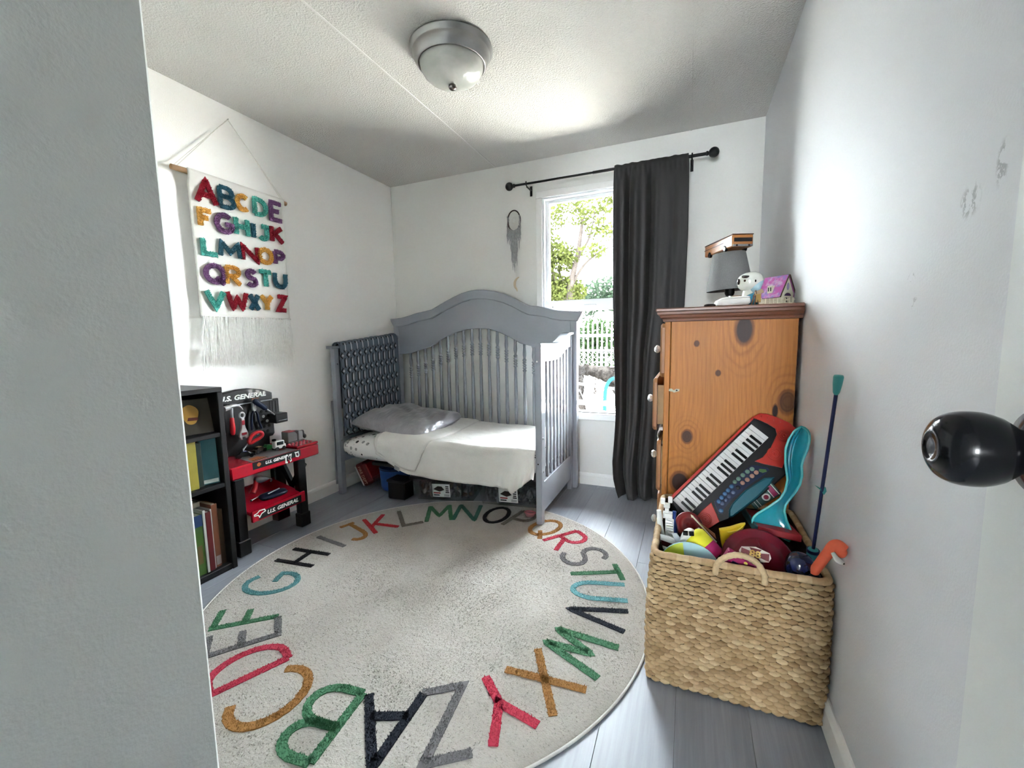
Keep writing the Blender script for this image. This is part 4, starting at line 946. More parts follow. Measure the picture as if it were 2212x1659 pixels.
# ================================================================ CURTAIN AND ROD
mrod = M('black_rod_metal', (.010, .010, .011), .4, .2, var=.1)
rod = thing('curtain_rod', 'black curtain rod with ball finials above the window', 'curtain rod', (1.65, -.085, 2.0))
RY, RZ = -.088, 2.010
build(MB().cyl((1.055, RY, RZ), (1.60, RY, RZ), .0068, n=14), 'inner_rod', mrod, rod); build(MB().cyl((1.595, RY, RZ), (2.245, RY, RZ - .001), .0088, n=14), 'outer_rod', mrod, rod)
for x, sg, r in ((1.036, -1, .0265), (2.268, 1, .0275)):
    build(MB().lathe([(.0088, 0), (.012, .002), (.012, .010), (.009, .012)], 16, (x - sg * .040, RY, RZ), (sg, 0, 0)).ell((x, RY, RZ), (r, r, r), 24, 16), 'finial', mrod, rod)
for x in (1.160, 2.157):
    b = MB(); b.box((x - .008, -.004, RZ - .055), (x + .008, 0, RZ + .010), .001).box((x - .004, RY + .002, RZ - .022), (x + .004, -.003, RZ - .014), .001)
    b.tube([(x, RY + .006, RZ - .018), (x, RY + .001, RZ - .014), (x, RY - .010, RZ - .010), (x, RY - .014, RZ), (x, RY - .010, RZ + .011)], .004, 8)
    build(b, 'bracket', mrod, rod)
t = NT('charcoal_curtain'); o_ = t.co(); t.col(t.mix(t.noise(o_, 5, 3), (.013, .0125, .0125), (.021, .019, .0185))); t.set(Roughness=.62); t.b.inputs['Sheen Weight'].default_value = .05
t.bump(t.noise(t.scale(o_, (1, 1, .35)), 26, 4), .35, .008); mcurt = t.mat
def cl(z): return interp([(0, 1.790), (.05, 1.772), (.12, 1.752), (.22, 1.742), (.5, 1.755), (1.08, 1.739), (1.64, 1.731), (2.04, 1.727)], z)
def cr(z): return interp([(0, 2.02), (.3, 2.045), (.9, 2.09), (1.18, 2.137), (1.6, 2.146), (1.95, 2.143), (2.04, 2.138)], z)
def curt(u, v):
    z = 2.026 - 2.02 * v + .006 * NZ.noise(V((u * 14, 0, 0))) * (1 if v < .02 else 0)
    ripple = sin(u * 95) * .0045 * max(0, 1 - v / .05)
    amp = min(1, v / .10)
    f = .024 * sin(u * 21 + .9 * sin(v * 2.2)) * (1 - .72 * max(0, min(1, (u - .42) / .2))) + .012 * sin(u * 43 + 2 * v + 1) * (1 - .8 * max(0, min(1, (u - .5) / .2))) + .012 * sin(u * 8 + v * 4)
    flare = max(0, (v - .80) / .20)
    y = RY - .0125 - ripple - amp * (f + .018) - .075 * flare ** 1.5 * (1 - .4 * u) - flare * .02 * sin(u * 17 + v * 9) + .008 * flare * NZ.noise(V((u * 9, v * 14, 3)))
    x = cl(max(z, 0)) + (cr(max(z, 0)) - cl(max(z, 0))) * (u + .012 * sin(u * 19) * amp)
    if v < .012: y = RY - .006
    return V((x, min(y, -.03), max(z, .004) + (.012 * max(0, sin(u * 14)) if v > .985 else 0)))
build(MB().grid(curt, 120, 110), 'curtain', mcurt, None, org=(1.93, RY, 0), solid=.003, label='long charcoal curtain panel gathered over the right half of the window', cat='curtain')
# ---- dream catcher
dcq = thing('dream_catcher', 'small oval dream catcher with grey yarn and a horn charm beside the window', 'dream catcher', (1.04, -.012, 1.33))
hp = [(1.037 + .045 * cos(a * pi / 16), -.016 + .004 * cos(a * pi / 16), 1.808 + .068 * sin(a * pi / 16)) for a in range(32)]
build(MB().tube(hp, .0042, 7, True), 'hoop', M('dark_brown_cord', (.05, .025, .02), .8, bump=.3), dcq)
b = MB(); rr = random.Random(2)
for k in range(2):
    for a in range(16):
        s0, s1 = (1, .62) if k == 0 else (.62, .22); q = lambda a_, s_: (1.037 + .044 * s_ * cos(a_ * pi / 8), -.016, 1.808 + .066 * s_ * sin(a_ * pi / 8))
        b.tube([q(a, s0), q(a + .5, s1)], .0009, 4, cap=False).tube([q(a + 1, s0), q(a + .5, s1)], .0009, 4, cap=False)
build(b, 'web', M('pale_thread', (.70, .68, .64), .9), dcq, kind='stuff')
b = MB()
for i in range(84):
    f = rr.uniform(-1, 1); x0 = 1.037 + f * .046; z0 = 1.808 - .066 * sqrt(max(0, 1 - f * f)) + (.05 if abs(f) > .85 else 0); ln = (1.64 + .05 * abs(f) if abs(f) > .6 else 1.50 + .10 * abs(f)) + rr.gauss(0, .03); xe = 1.037 + f * (.052 if abs(f) > .6 else .03)
    y = rr.uniform(-.030, -.008); b.tube([(x0 + (xe - x0) * k / 7 + .003 * sin(k * 2.1 + i), y + .0025 * sin(k * 1.7 + i * 2), z0 + (ln - z0) * k / 7) for k in range(8)], [.0022] * 7 + [.0008], 4, cap=False)
build(b, 'yarn_strands', M('grey_white_yarn', (.42, .43, .44), .95, var=.45, sc=50), dcq, kind='stuff')
build(MB().tube([(1.043, -.016, 1.52), (1.046, -.014, 1.41)], .0012, 5), 'cord', M('white_cord', (.75, .74, .71), .9), dcq)
build(MB().tube(spline([(1.068, -.014, 1.428), (1.052, -.016, 1.418), (1.040, -.018, 1.400), (1.036, -.018, 1.380), (1.040, -.018, 1.360), (1.050, -.016, 1.345), (1.053, -.014, 1.330)], 4), [.0025 + .0065 * sin(pi * i / 24) for i in range(25)], 10), 'horn_charm', M('ivory', (.62, .52, .36), .4), dcq)

# ================================================================ CEILING LIGHT
LX, LY = 1.24, -1.16
cg = thing('ceiling_light', 'flush ceiling light with brushed nickel rim and frosted glass bowl', 'ceiling light', (LX, LY, 2.035))
mnick = M('brushed_nickel', (.36, .355, .345), .30, .95, var=.05, sc=120)
build(MB().lathe([(.163, H), (.169, H - .004), (.169, H - .009), (.164, H - .012), (.1635, H - .017), (.158, H - .019), (.157, H - .026), (.153, H - .040), (.147, H - .051), (.140, H - .057), (.138, H - .063), (.1345, H - .066), (.131, H - .058)], 64, (LX, LY, 0), cap=False), 'metal_pan', mnick, cg)
t = NT('frosted_alabaster_glass'); o_ = t.co(); nn = t.noise(t.scale(o_, (1, 1, 2.2)), 5.5, 4, .6); t.col(t.mix(t.ramp(nn, .35, .7), (.46, .475, .435), (.58, .58, .55))); t.set(Roughness=.22); t.b.inputs['Coat Weight'].default_value = .4; malab = t.mat
build(MB().lathe([(.1300, H - .054), (.1300, H - .064), (.126, H - .079), (.115, H - .097), (.097, H - .112), (.073, H - .124), (.046, H - .132), (.020, H - .136), (.0, H - .1365)], 56, (LX, LY, 0), cap=False), 'glass_bowl', malab, cg)
build(MB().lathe([(.010, H - .134), (.0160, H - .138), (.0170, H - .145), (.0135, H - .152), (.006, H - .156), (0, H - .1565)], 24, (LX, LY, 0), cap=False), 'finial', M('dark_nickel', (.25, .24, .23), .22, .95), cg)

# ================================================================ PINE DRESSER
DX0, DX1, DY0, DY1, DZ = 2.085, 2.508, -1.10, -.30, 1.082
t = NT('knotty_pine'); o_ = t.co(); g = t.n.new('ShaderNodeNewGeometry'); P = t.sep(g.outputs['Position'])
knots = [(2.347, 1.022, .026, .039, 1), (2.195, .975, .0085, .0085, .8), (2.269, .868, .0085, .0085, .8), (2.171, .626, .0175, .019, .9), (2.150, .446, .030, .030, 1), (2.487, .772, .024, .030, .75), (2.452, .738, .008, .018, 1)]
warp = None; dark = None; ringm = None; swirl = None
for kx_, kz_, rx_, rz_, s_ in knots:
    d = t.m('SQRT', t.m('ADD', t.m('POWER', t.m('DIVIDE', t.m('SUBTRACT', P[0], kx_), rx_), 2), t.m('POWER', t.m('DIVIDE', t.m('SUBTRACT', P[2], kz_), rz_ * 1.25), 2)))
    wv = t.m('MULTIPLY', t.m('DIVIDE', 1, t.m('ADD', 1, t.m('MULTIPLY', t.m('POWER', d, 2), .18))), 3.5 * min(1.4, rx_ / .016))
    warp = wv if warp is None else t.m('ADD', warp, wv)
    if rx_ > .012:
        sw = t.m('MULTIPLY', t.m('POWER', t.m('ADD', .5, t.m('MULTIPLY', t.m('SINE', t.m('ADD', t.m('MULTIPLY', d, 8.5), t.m('MULTIPLY', t.noise(g.outputs['Position'], 14, 3), 9))), .5)), 3), t.m('SUBTRACT', 1, t.ramp(d, 1.2, 4.6))); swirl = sw if swirl is None else t.m('MAXIMUM', swirl, sw)
    k = t.m('MULTIPLY', t.m('SUBTRACT', 1, t.ramp(d, .82, 1.05)), s_); dark = k if dark is None else t.m('MAXIMUM', dark, k)
    rg_ = t.m('SUBTRACT', 1, t.ramp(t.m('ABSOLUTE', t.m('SUBTRACT', d, 1.0)), .05, .35)); ringm = rg_ if ringm is None else t.m('MAXIMUM', ringm, rg_)
nv = t.node('ShaderNodeMapping'); t.l.new(g.outputs['Position'], nv.inputs[0]); nv.inputs['Scale'].default_value = (5, 5, 1.1)
ph = t.m('ADD', t.m('ADD', t.m('MULTIPLY', t.m('ADD', P[0], t.m('MULTIPLY', P[1], .7)), 120), t.m('MULTIPLY', t.noise(nv.outputs[0], 1.0, 3), 13)), warp)
wave = t.m('POWER', t.m('ADD', .5, t.m('MULTIPLY', t.m('SINE', t.m('MULTIPLY', ph, 3.4)), .5)), 2.5)
nf = t.node('ShaderNodeMapping'); t.l.new(g.outputs['Position'], nf.inputs[0]); nf.inputs['Scale'].default_value = (260, 260, 6)
fine = t.noise(nf.outputs[0], 1.0, 2)
c1 = t.mix(t.m('ADD', t.m('MULTIPLY', wave, .24), t.m('MULTIPLY', t.ramp(fine, .35, .65), .36)), (.47, .18, .036), (.29, .095, .016))
c1 = t.mix(t.m('MULTIPLY', t.ramp(t.noise(nv.outputs[0], 1.6, 4), .42, .72), .5), c1, (.30, .12, .032))
c1 = t.mix(t.m('MULTIPLY', swirl, .42), c1, (.20, .065, .012)); c2 = t.mix(t.m('MULTIPLY', ringm, .65), c1, (.10, .028, .008)); c3 = t.mix(dark, c2, t.mix(fine, (.016, .005, .004), (.040, .013, .009)))
t.col(c3); t.set(Roughness=.45); t.b.inputs['Specular IOR Level'].default_value = .3; t.bump(fine, .08, .002); mpine = t.mat
t = NT('red_brown_stained_wood'); o_ = t.co(); nn = t.noise(t.scale(o_, (5, 5, 60)), 3, 4); t.col(t.mix(nn, (.12, .044, .024), (.20, .080, .044))); t.set(Roughness=.35); mstain = t.mat
ds = thing('dresser', 'tall knotty pine dresser with moulded top in the right corner', 'dresser', (2.30, -.70, 0))
build(MB().box((DX0 + .022, DY0, .004), (DX1, DY0 + .020, DZ - .02), .002), 'side_panel', mpine, ds); build(MB().box((DX0 + .022, DY1 - .02, .004), (DX1, DY1, DZ - .02), .002), 'side_panel', mpine, ds)
build(MB().box((DX0, DY0 - .001, .004), (DX0 + .0205, DY0 + .045, DZ - .022), .0025), 'front_stile', mpine, ds); build(MB().box((DX0, DY1 - .045, .004), (DX0 + .0205, DY1, DZ - .022), .0025), 'front_stile', mpine, ds)
build(MB().box((DX1 - .012, DY0 + .02, .02), (DX1 - .004, DY1 - .02, DZ - .03)), 'back_panel', mpine, ds)
for z in (.385, .605, .825, 1.045): build(MB().box((DX0 + .002, DY0 + .045, z - .012), (DX0 + .03, DY1 - .045, z + .012)), 'drawer_rail', mpine, ds)
build(MB().box((2.052, DY0 - .022, 1.092), (2.5195, DY1 + .02, 1.107), .004), 'top', mstain, ds)
prof = [(0, 0), (.008, .003), (.012, .012), (.022, .020), (.024, .030), (0, .030)]
b = MB(); xs0, xs1 = DX0 - .001, DX1
ring = lambda d, z: [V((xs0 - d, DY0 - .002 - d * .8, z)), V((2.518, DY0 - .002 - d * .8, z)), V((2.518, DY1 + d * .8, z)), V((xs0 - d, DY1 + d * .8, z))]
vs = []
for d, z in ((0, 1.056), (.006, 1.058), (.008, 1.066), (.016, 1.072), (.019, 1.080), (.026, 1.084), (.027, 1.092)): vs += ring(d, z)
b.add(vs, [(r * 4 + k, r * 4 + (k + 1) % 4, r * 4 + 4 + (k + 1) % 4, r * 4 + 4 + k) for r in range(6) for k in range(4)]); build(b, 'crown_moulding', mstain, ds)
mfront = M('brown_pine_front', (.42, .19, .075), .45, var=.2, sc=14)
mcrys = M('clear_crystal_knob', (.62, .66, .66), .06, .55, var=.3, sc=90)
for i, (z0, z1, xo) in enumerate(((.847, 1.052, .0), (.637, .842, .024), (.392, .598, .006), (.03, .380, .0))):
    xf = DX0 - .001 - xo; fy0, fy1 = DY0 + .022, DY1 - .022
    poly = [(fy0 + .012, z0), (fy1 - .012, z0), (fy1, z0 + .016), (fy1, z1 - .016), (fy1 - .012, z1), (fy0 + .012, z1), (fy0, z1 - .016), (fy0, z0 + .016)]
    fr = frame((0, 0, 0), (0, -1, 0), (0, 0, 1))       # z towards -x
    dw = build(MB().prism([(-y, z) for y, z in poly], -xf, -xf + .016, fr, .006), 'drawer', mfront, ds)
    if xo > .003:
        build(MB().box((xf + .0005, fy0 + .03, z0 + .02), (xf + .30, fy0 + .042, z1 - .03)).box((xf + .0005, fy1 - .042, z0 + .02), (xf + .30, fy1 - .03, z1 - .03)).box((xf + .0005, fy0 + .03, z0 + .02), (xf + .30, fy1 - .03, z0 + .028)), 'drawer_box', M('raw_pine', (.50, .33, .17), .7, var=.15), dw, kind='stuff')
    for y in (-.90, -.50):
        zc = (z0 + z1) / 2
        build(MB().lathe([(.007, 0), (.005, .006), (.006, .010), (.0145, .016), (.017, .024), (.013, .031), (.006, .034), (0, .0345)], 12, (xf - .0155, y, zc), (-1, 0, 0), smooth=False), 'knob', mcrys, dw)
cb = MB(); cb.grid(lambda u, v: V((2.083 - .018 * sin(pi * v) - .004 * v, -1.04 + .22 * u, .575 + .065 * v + .004 * sin(u * 20))), 12, 8); cb.box((2.070, -1.05, .632), (2.087, -.80, .646), .004)
dg = build(cb, 'dress_shirt', M('white_cotton', (.74, .74, .72), .9, var=.08), None, org=(2.08, -.93, .575), label='white garment poking out of the gap between dresser drawers', cat='garment', solid=.0025)
st_ = thing('sticker', 'torn pale sticker on the front edge of the dresser side', 'sticker', (2.125, -1.102, .80))
build(MB().prism([(2.103, .797), (2.115, .795), (2.122, .792), (2.140, .798), (2.141, .806), (2.128, .806), (2.121, .801), (2.112, .807), (2.104, .806)], 1.1011, 1.1018, FX), 'paper', M('pale_sticker', (.48, .46, .33), .6, var=.4, sc=200), st_)
build(MB().prism([(2.128, .798), (2.134, .798), (2.134, .803), (2.128, .803)], 1.1018, 1.1021, FX), 'dark_print', M('sticker_dark', (.03, .03, .035), .4), st_)

# ================================================================ ON TOP OF THE DRESSER
TZ = 1.107
lp = thing('table_lamp', 'table lamp with tapered grey shade on the dresser top', 'table lamp', (2.33, -.64, TZ))
t = NT('grey_linen_shade'); o_ = t.co(); t.col(t.mix(t.noise(o_, 260, 2), (.16, .165, .17), (.24, .245, .25))); t.set(Roughness=.9); t.bump(t.noise(o_, 400, 2), .3, .002); mshade = t.mat
lm = Mx.Translation((2.33, -.64, 0)) @ rotm(0, 2.5, 0) ; lm = Mx.Translation((2.33, -.64, 1.2)) @ rotm(1, -3, 0) @ Mx.Translation((0, 0, -1.2))
build(MB(lm).lathe([(.094, 1.203), (.066, 1.364), (.064, 1.364), (.0915, 1.205), (.094, 1.203)], 48, cap=False), 'lamp_shade', mshade, lp)
build(MB(lm).lathe([(.015, 1.178), (.020, 1.190), (.020, 1.215), (.012, 1.222)], 18), 'socket', M('black_socket', (.012, .012, .012), .5), lp)
build(MB(lm).lathe([(.009, 1.150), (.009, 1.178)], 16), 'neck', M('chrome', (.6, .6, .62), .1, 1.0), lp)
build(MB(lm).tube([(-.066, 0, 1.355), (0, 0, 1.350), (.066, 0, 1.355)], .002, 6).tube([(0, 0, 1.22), (.03, 0, 1.28), (0, 0, 1.350)], .002, 6).tube([(0, 0, 1.22), (-.03, 0, 1.28), (0, 0, 1.350)], .002, 6), 'harp', M('chrome', (.6, .6, .62), .1, 1.0), lp)
build(MB().lathe([(.036, TZ), (.040, TZ + .006), (.034, TZ + .014), (.046, TZ + .024), (.044, TZ + .034), (.020, TZ + .042), (.009, TZ + .046)], 28, (2.33, -.64, 0)), 'glass_base', M('lamp_glass', (.50, .56, .56), .06, .0, trans=.75), lp)
# toy bus on the shade
bus = thing('toy_bus', 'orange toy bus with dark windows resting on the lamp shade', 'toy bus', (2.318, -.598, 1.367), math.degrees(atan2(-.236, .101)), R=None)
m = wm(bus); L_, w_2, h_ = .126, .045, .060
mbus = M('orange_bus_paint', (.56, .23, .075), .35, var=.1); mdkw = M('dark_bus_window', (.025, .02, .025), .15)
build(MB(m).box((-L_, -w_2, .010), (L_, w_2, h_), .004), 'bus_body', mbus, bus)
build(MB(m).box((-L_ - .001, -w_2 - .001, h_ - .001), (L_ + .001, w_2 + .001, h_ + .003), .0015), 'roof', M('brown_bus_roof', (.14, .05, .03), .4), bus)
build(MB(m).box((L_ - .0005, -w_2 + .008, .030), (L_ + .001, w_2 - .006, .046)), 'windscreen', mdkw, bus)
build(MB(m).box((L_ - .0005, -w_2 + .002, .0105), (L_ + .002, w_2 - .002, .019), .001), 'bumper', M('grey_bumper', (.30, .32, .34), .3), bus)
for y in (-.026, .026): build(MB(m).box((L_ + .002, y - .004, .0115), (L_ + .003, y + .004, .018)), 'lamp', mdkw, bus)
for x in (.055, .082, .105): build(MB(m).box((x, -w_2 - .0008, .030), (x + .017, -w_2 + .001, .045)), 'side_window', mdkw, bus)
build(MB(m).box((-L_ - .001, -w_2 - .0012, .038), (.05, -w_2 + .001, .041)), 'brown_stripe', MATS['brown_bus_roof'], bus)
build(MB(m).box((-L_ - .0012, -w_2 + .004, .012), (-L_ + .001, w_2 - .004, .036)), 'rear_panel', mdkw, bus)
for x in (-.075, .065):
    for s_ in (-1, 1):
        wl_ = build(MB(m).cyl((x, s_ * (w_2 + .002), .0125), (x, s_ * (w_2 - .008), .0125), .0125, n=18), 'wheel', M('tyre_black', (.012, .012, .012), .6), bus)
        build(MB(m).cyl((x, s_ * (w_2 + .003), .0125), (x, s_ * (w_2 + .001), .0125), .0065, n=12), 'hub_cap', M('chrome', (.6, .6, .62), .1, 1.0), wl_)
# ceramic animal
an = thing('ceramic_animal', 'glossy white and blue ceramic animal with brown brow beside the lamp', 'figurine', (2.385, -.86, TZ))
mce = M('white_ceramic', (.66, .68, .62), .12, var=.05, coat=.6); mcb = M('pale_blue_ceramic', (.33, .49, .58), .12, var=.1, coat=.6); mcd = M('blue_ceramic', (.025, .20, .34), .12, var=.2, coat=.6); mcn = M('dark_brown_ceramic', (.035, .012, .012), .15, coat=.5)
build(superbox((2.385, -.86, 1.212), (.046, .040, .037), (.9, .85), rotm(0, -6, 0), 32, 18), 'head', mce, an)
build(MB().ell((2.412, -.868, 1.188), (.032, .030, .030), 20, 14), 'cheek', mcb, an)
build(MB().lathe([(.031, TZ), (.036, 1.125), (.032, 1.150), (.027, 1.175), (.024, 1.185)], 24, (2.388, -.855, 0)), 'body', mce, an)
build(superbox((2.400, -.872, 1.140), (.042, .034, .028), (.8, .7), rotm(0, -22, 0), 24, 12), 'blue_jacket', mcd, an)
build(superbox((2.366, -.894, 1.228), (.016, .006, .0055), (.8, .8), rotm(0, 4, 12), 16, 8), 'brow', mcn, an)
build(MB().ell((2.343, -.880, 1.212), (.006, .009, .012), 14, 10), 'snout', mcn, an); build(MB().ell((2.363, -.8955, 1.213), (.0045, .003, .0045), 10, 8), 'eye', M('brown_eye', (.12, .07, .05), .2), an)
build(MB().ell((2.399, -.8985, 1.210), (.003, .002, .005), 8, 6), 'nostril', mcn, an); build(MB().ell((2.396, -.9045, 1.152), (.005, .003, .006), 10, 8), 'button', M('navy_gloss', (.01, .015, .05), .1), an)
bk = thing('wooden_block', 'small tan block behind the ceramic animal', 'toy block', (2.345, -.80, TZ))
build(MB().box((2.328, -.815, TZ), (2.362, -.785, TZ + .058), .002), 'block', M('tan_wood', (.40, .29, .17), .6), bk); build(MB().box((2.327, -.816, TZ + .05), (2.363, -.784, TZ + .0585), .002), 'cap', M('tan_wood_dark', (.33, .23, .13), .6), bk)
# toy house
ho = thing('toy_house', 'white toy house with glittery pink roof and picket fence on the dresser', 'toy house', (2.468, -.925, TZ), 0); m = Mx.Translation((2.466, -.925, TZ)) @ rotm(0, 0, 43); WM[ho.name] = wm(ho)
mhw = M('cream_house_wall', (.66, .62, .50), .5, var=.06)
hw, hl, wz, rz_ = .030, .044, .045, .108
fr = m @ frame((0, 0, 0), (1, 0, 0), (0, 0, 1))
build(MB().prism([(-hw, 0), (hw, 0), (hw, wz), (0, rz_), (-hw, wz)], -hl, hl, fr), 'walls', mhw, ho)
t = NT('pink_iridescent_foil'); o_ = t.co(); nn = t.noise(o_, 42, 3); t.col(t.mix(t.ramp(nn, .38, .62), (.50, .11, .40), t.mix(t.ramp(t.noise(o_, 30, 2), .4, .6), (.62, .42, .66), (.25, .22, .55)))); t.set(Roughness=.18, Metallic=.35); mfoil = t.mat
for s_ in (-1, 1):
    a, b_ = (0, rz_ + .003), (s_ * (hw + .010), wz - .015); d = (V(b_) - V(a)).normalized(); n_ = V((d.y, -d.x)) * (.003 * s_)
    build(MB().prism([a, b_, tuple(V(b_) - n_), tuple(V(a) - n_)], -hl - .004, hl + .003, fr), 'roof', mfoil, ho)
    build(MB().prism([a, b_, tuple(V(b_) - n_ * 1.2), tuple(V(a) - n_ * 1.2)], hl + .003, hl + .0055, fr), 'gable_trim', M('brown_trim', (.10, .045, .03), .6), ho)
build(MB().prism([(.006 * cos(a * pi / 8), .070 + .013 * sin(a * pi / 8)) for a in range(16)], hl, hl + .001, fr), 'lilac_print', M('lilac_print', (.36, .30, .52), .5), ho)
build(MB().prism([(-.016, .036), (.016, .036)] + [(.016 * cos(a * pi / 8), .036 + .010 * sin(a * pi / 8)) for a in range(1, 8)], hl, hl + .0015, fr), 'door_arch', M('purple_arch', (.09, .03, .13), .4), ho)
for x in (-.007, .007): build(MB().prism([(x - .004, .012), (x + .004, .012), (x + .004, .030), (x - .004, .030)], hl, hl + .001, fr), 'window', M('dark_toy_window', (.04, .03, .04), .3), ho)
dm = build(MB(m).box((-.034, -.010, .048), (-.012, .012, .076), .001), 'dormer', mhw, ho)
for y in (-.003, .006): build(MB(m).box((-.0345, y - .002, .056), (-.0338, y + .002, .070)), 'dormer_window', MATS['dark_toy_window'], dm)
mfw = M('cream_toy_fence', (.62, .57, .44), .6)
pts = [(2.405, -1.000), (2.510, -1.005)]
for i in range(9): x = 2.408 + i * .0122; build(MB().box((x - .0025, -1.004, TZ), (x + .0025, -1.000, TZ + .026), .001), 'picket', mfw, ho)
for z in (.008, .019): build(MB().box((2.402, -1.000, TZ + z - .002), (2.512, -.9985, TZ + z + .002)), 'fence_rail', mfw, ho)
build(MB().box((2.42, -.995, TZ), (2.512, -.87, TZ + .003), .001), 'base', mfw, ho)
# folded cloth, easel, dark scrap
t = superbox((2.311, -1.02, TZ + .0165), (.056, .050, .0165), (.45, .55), rotm(0, -3, 6), 40, 16)
fc = build(t, 'folded_cloth', M('white_muslin', (.76, .755, .73), .9, var=.05, bump=.3, bsc=30), None, org=(2.311, -1.02, TZ), label='folded white cloth lying on the front of the dresser top', cat='cloth')
fc2 = build(superbox((2.318, -1.025, TZ + .030), (.050, .044, .006), (.5, .8), rotm(0, -2, 4), 32, 10), 'upper_fold', MATS['white_muslin'], fc)
es = thing('toy_easel', 'tiny wooden toy stand with yellow patch between cloth and toy house', 'toy', (2.388, -1.03, TZ))
for (a, c) in (((2.372, -1.03, TZ), (2.385, -1.025, TZ + .055)), ((2.396, -1.035, TZ), (2.386, -1.028, TZ + .055)), ((2.388, -1.0, TZ), (2.386, -1.02, TZ + .053))): build(MB().tube([a, c], .002, 5), 'leg', M('brown_toy_wood', (.16, .075, .03), .6), es)
build(MB().box((2.386, -1.034, TZ + .012), (2.402, -1.031, TZ + .042), .001), 'yellow_patch', M('mustard_patch', (.42, .26, .05), .6), es); build(MB().box((2.382, -1.03, TZ + .04), (2.410, -1.024, TZ + .055), .001, rotm(0, -28, 0)), 'roof_board', M('tan_wood', (.40, .29, .17), .6), es)
sk = thing('toy_figure', 'tiny cream toy figure beside the toy house fence', 'toy', (2.400, -1.012, TZ))
build(MB().lathe([(.006, TZ), (.0065, TZ + .012), (.004, TZ + .020)], 12, (2.403, -1.016, 0)), 'body', mfw, sk); build(MB().ell((2.403, -1.016, TZ + .024), (.005, .005, .005), 10, 8), 'head', mfw, sk)
dk = build(superbox((2.236, -1.06, TZ + .006), (.020, .014, .006), (.8, .8), rotm(0, 0, 20), 20, 8), 'dark_sock', M('dark_brown_fabric', (.025, .014, .013), .9), None, org=(2.236, -1.06, TZ), label='small dark scrap of fabric on the left of the dresser top', cat='fabric')
# ================================================================ WOVEN BASKET
bs = thing('woven_basket', 'rectangular woven seagrass basket overflowing with toys against the right wall', 'basket', (2.30, -1.36, 0))
GX0, GX1, GY0, GY1, GH = 2.082, 2.513, -1.592, -1.125, .392
def brect(z, off=0.):
    k = z / GH; bulge = .007 * sin(pi * k) + off
    x0, x1, y0, y1 = GX0 - .004 + .010 * k - bulge, GX1 + min(.002, bulge * .3) , GY0 - .004 - .006 * k - bulge, GY1 + bulge * .5
    if off < 0: x1 = GX1 + off
    return x0, x1, y0, y1
def perim(z, s, off=0.):
    """point and outward normal at arc fraction s of the rounded rectangle at height z"""
    x0, x1, y0, y1 = brect(z, off); r = .028; segs = []
    P_ = [((x0 + r, y0), (x1 - r, y0)), ((x1 - r, y0 + r), None, -90), ((x1, y0 + r), (x1, y1 - r)), ((x1 - r, y1 - r), None, 0), ((x1 - r, y1), (x0 + r, y1)), ((x0 + r, y1 - r), None, 90), ((x0, y1 - r), (x0, y0 + r)), ((x0 + r, y0 + r), None, 180)]
    Ls = [(V(q[0]) - V(q[1])).length if q[1] is not None else r * pi / 2 for q in P_]; T = sum(Ls); d = (s % 1) * T
    for q, l in zip(P_, Ls):
        if d <= l:
            if q[1] is not None:
                a, b = V(q[0]), V(q[1]); p = a.lerp(b, d / l); t_ = (b - a).normalized(); n = V((t_.y, -t_.x)); return V((p.x, p.y, z)), V((n.x, n.y, 0)), V((t_.x, t_.y, 0))
            a = radians(q[2] + 90 * d / l); n = V((cos(a), sin(a), 0)); return V((q[0][0] + r * n.x, q[0][1] + r * n.y, z)), n, V((-n.y, n.x, 0))
        d -= l
    return perim(z, 0, off)
weave = [M('seagrass_%d' % i, c, .75, var=.3, sc=90, bump=.25, bsc=160) for i, c in enumerate([(.50, .345, .19), (.44, .295, .155), (.56, .41, .24), (.39, .25, .125), (.47, .32, .17)])]
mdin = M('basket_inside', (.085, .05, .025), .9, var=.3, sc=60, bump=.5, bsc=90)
b = MB(); n = 96; vs = []
for z, off in ((.006, -.004), (GH * .5, -.004), (GH, -.004), (GH, -.016), (GH * .5, -.016), (.015, -.016)): vs += [perim(z, k / n, off)[0] for k in range(n)]
fs = [(r * n + k, r * n + (k + 1) % n, r * n + n + (k + 1) % n, r * n + n + k) for r in range(5) for k in range(n)] + [tuple(range(n))[::-1], tuple(range(5 * n, 6 * n))]
build(b.add(vs, fs), 'inner_wall', mdin, bs)
rr = random.Random(11); rows = 30; rh = (GH - .012) / rows; T0 = 1.72; cnt = 70
b = MB(smooth=True)
for r in range(rows):
    zc = .008 + rh * (r + .5); ph = (.5 if r % 2 else 0) + rr.uniform(-.06, .06)
    for k in range(cnt):
        s0 = (k + ph) / cnt; hl_ = .70 / cnt; ht = rh * .56 * rr.uniform(.88, 1.12); tilt = rr.uniform(-.05, .12); b.m = rr.choices(range(5), (4, 3, 2, 2, 3))[0]; vs = []; th = .0100 * rr.uniform(.8, 1.15)
        sec = ((-1, .04), (-.52, .66), (0, 1), (.52, .66), (1, .04))
        for f, w in sec:
            p, nn, tt = perim(min(max(zc, .001), GH), s0 + f * hl_); zz = zc + tilt * f * rh
            for hh, oo in ((-1, -.1), (-.55, .75), (.55, .75), (1, -.1)): vs.append(V((p.x + nn.x * (th * oo * w - .002), p.y + nn.y * (th * oo * w - .002), max(.0015, zz + hh * ht * w))))
        fs = [(i * 4 + j, i * 4 + 4 + j, i * 4 + 5 + j, i * 4 + 1 + j) for i in range(4) for j in range(3)]
        b.add(vs, fs)
build(b, 'woven_strands', weave, bs, kind='stuff')
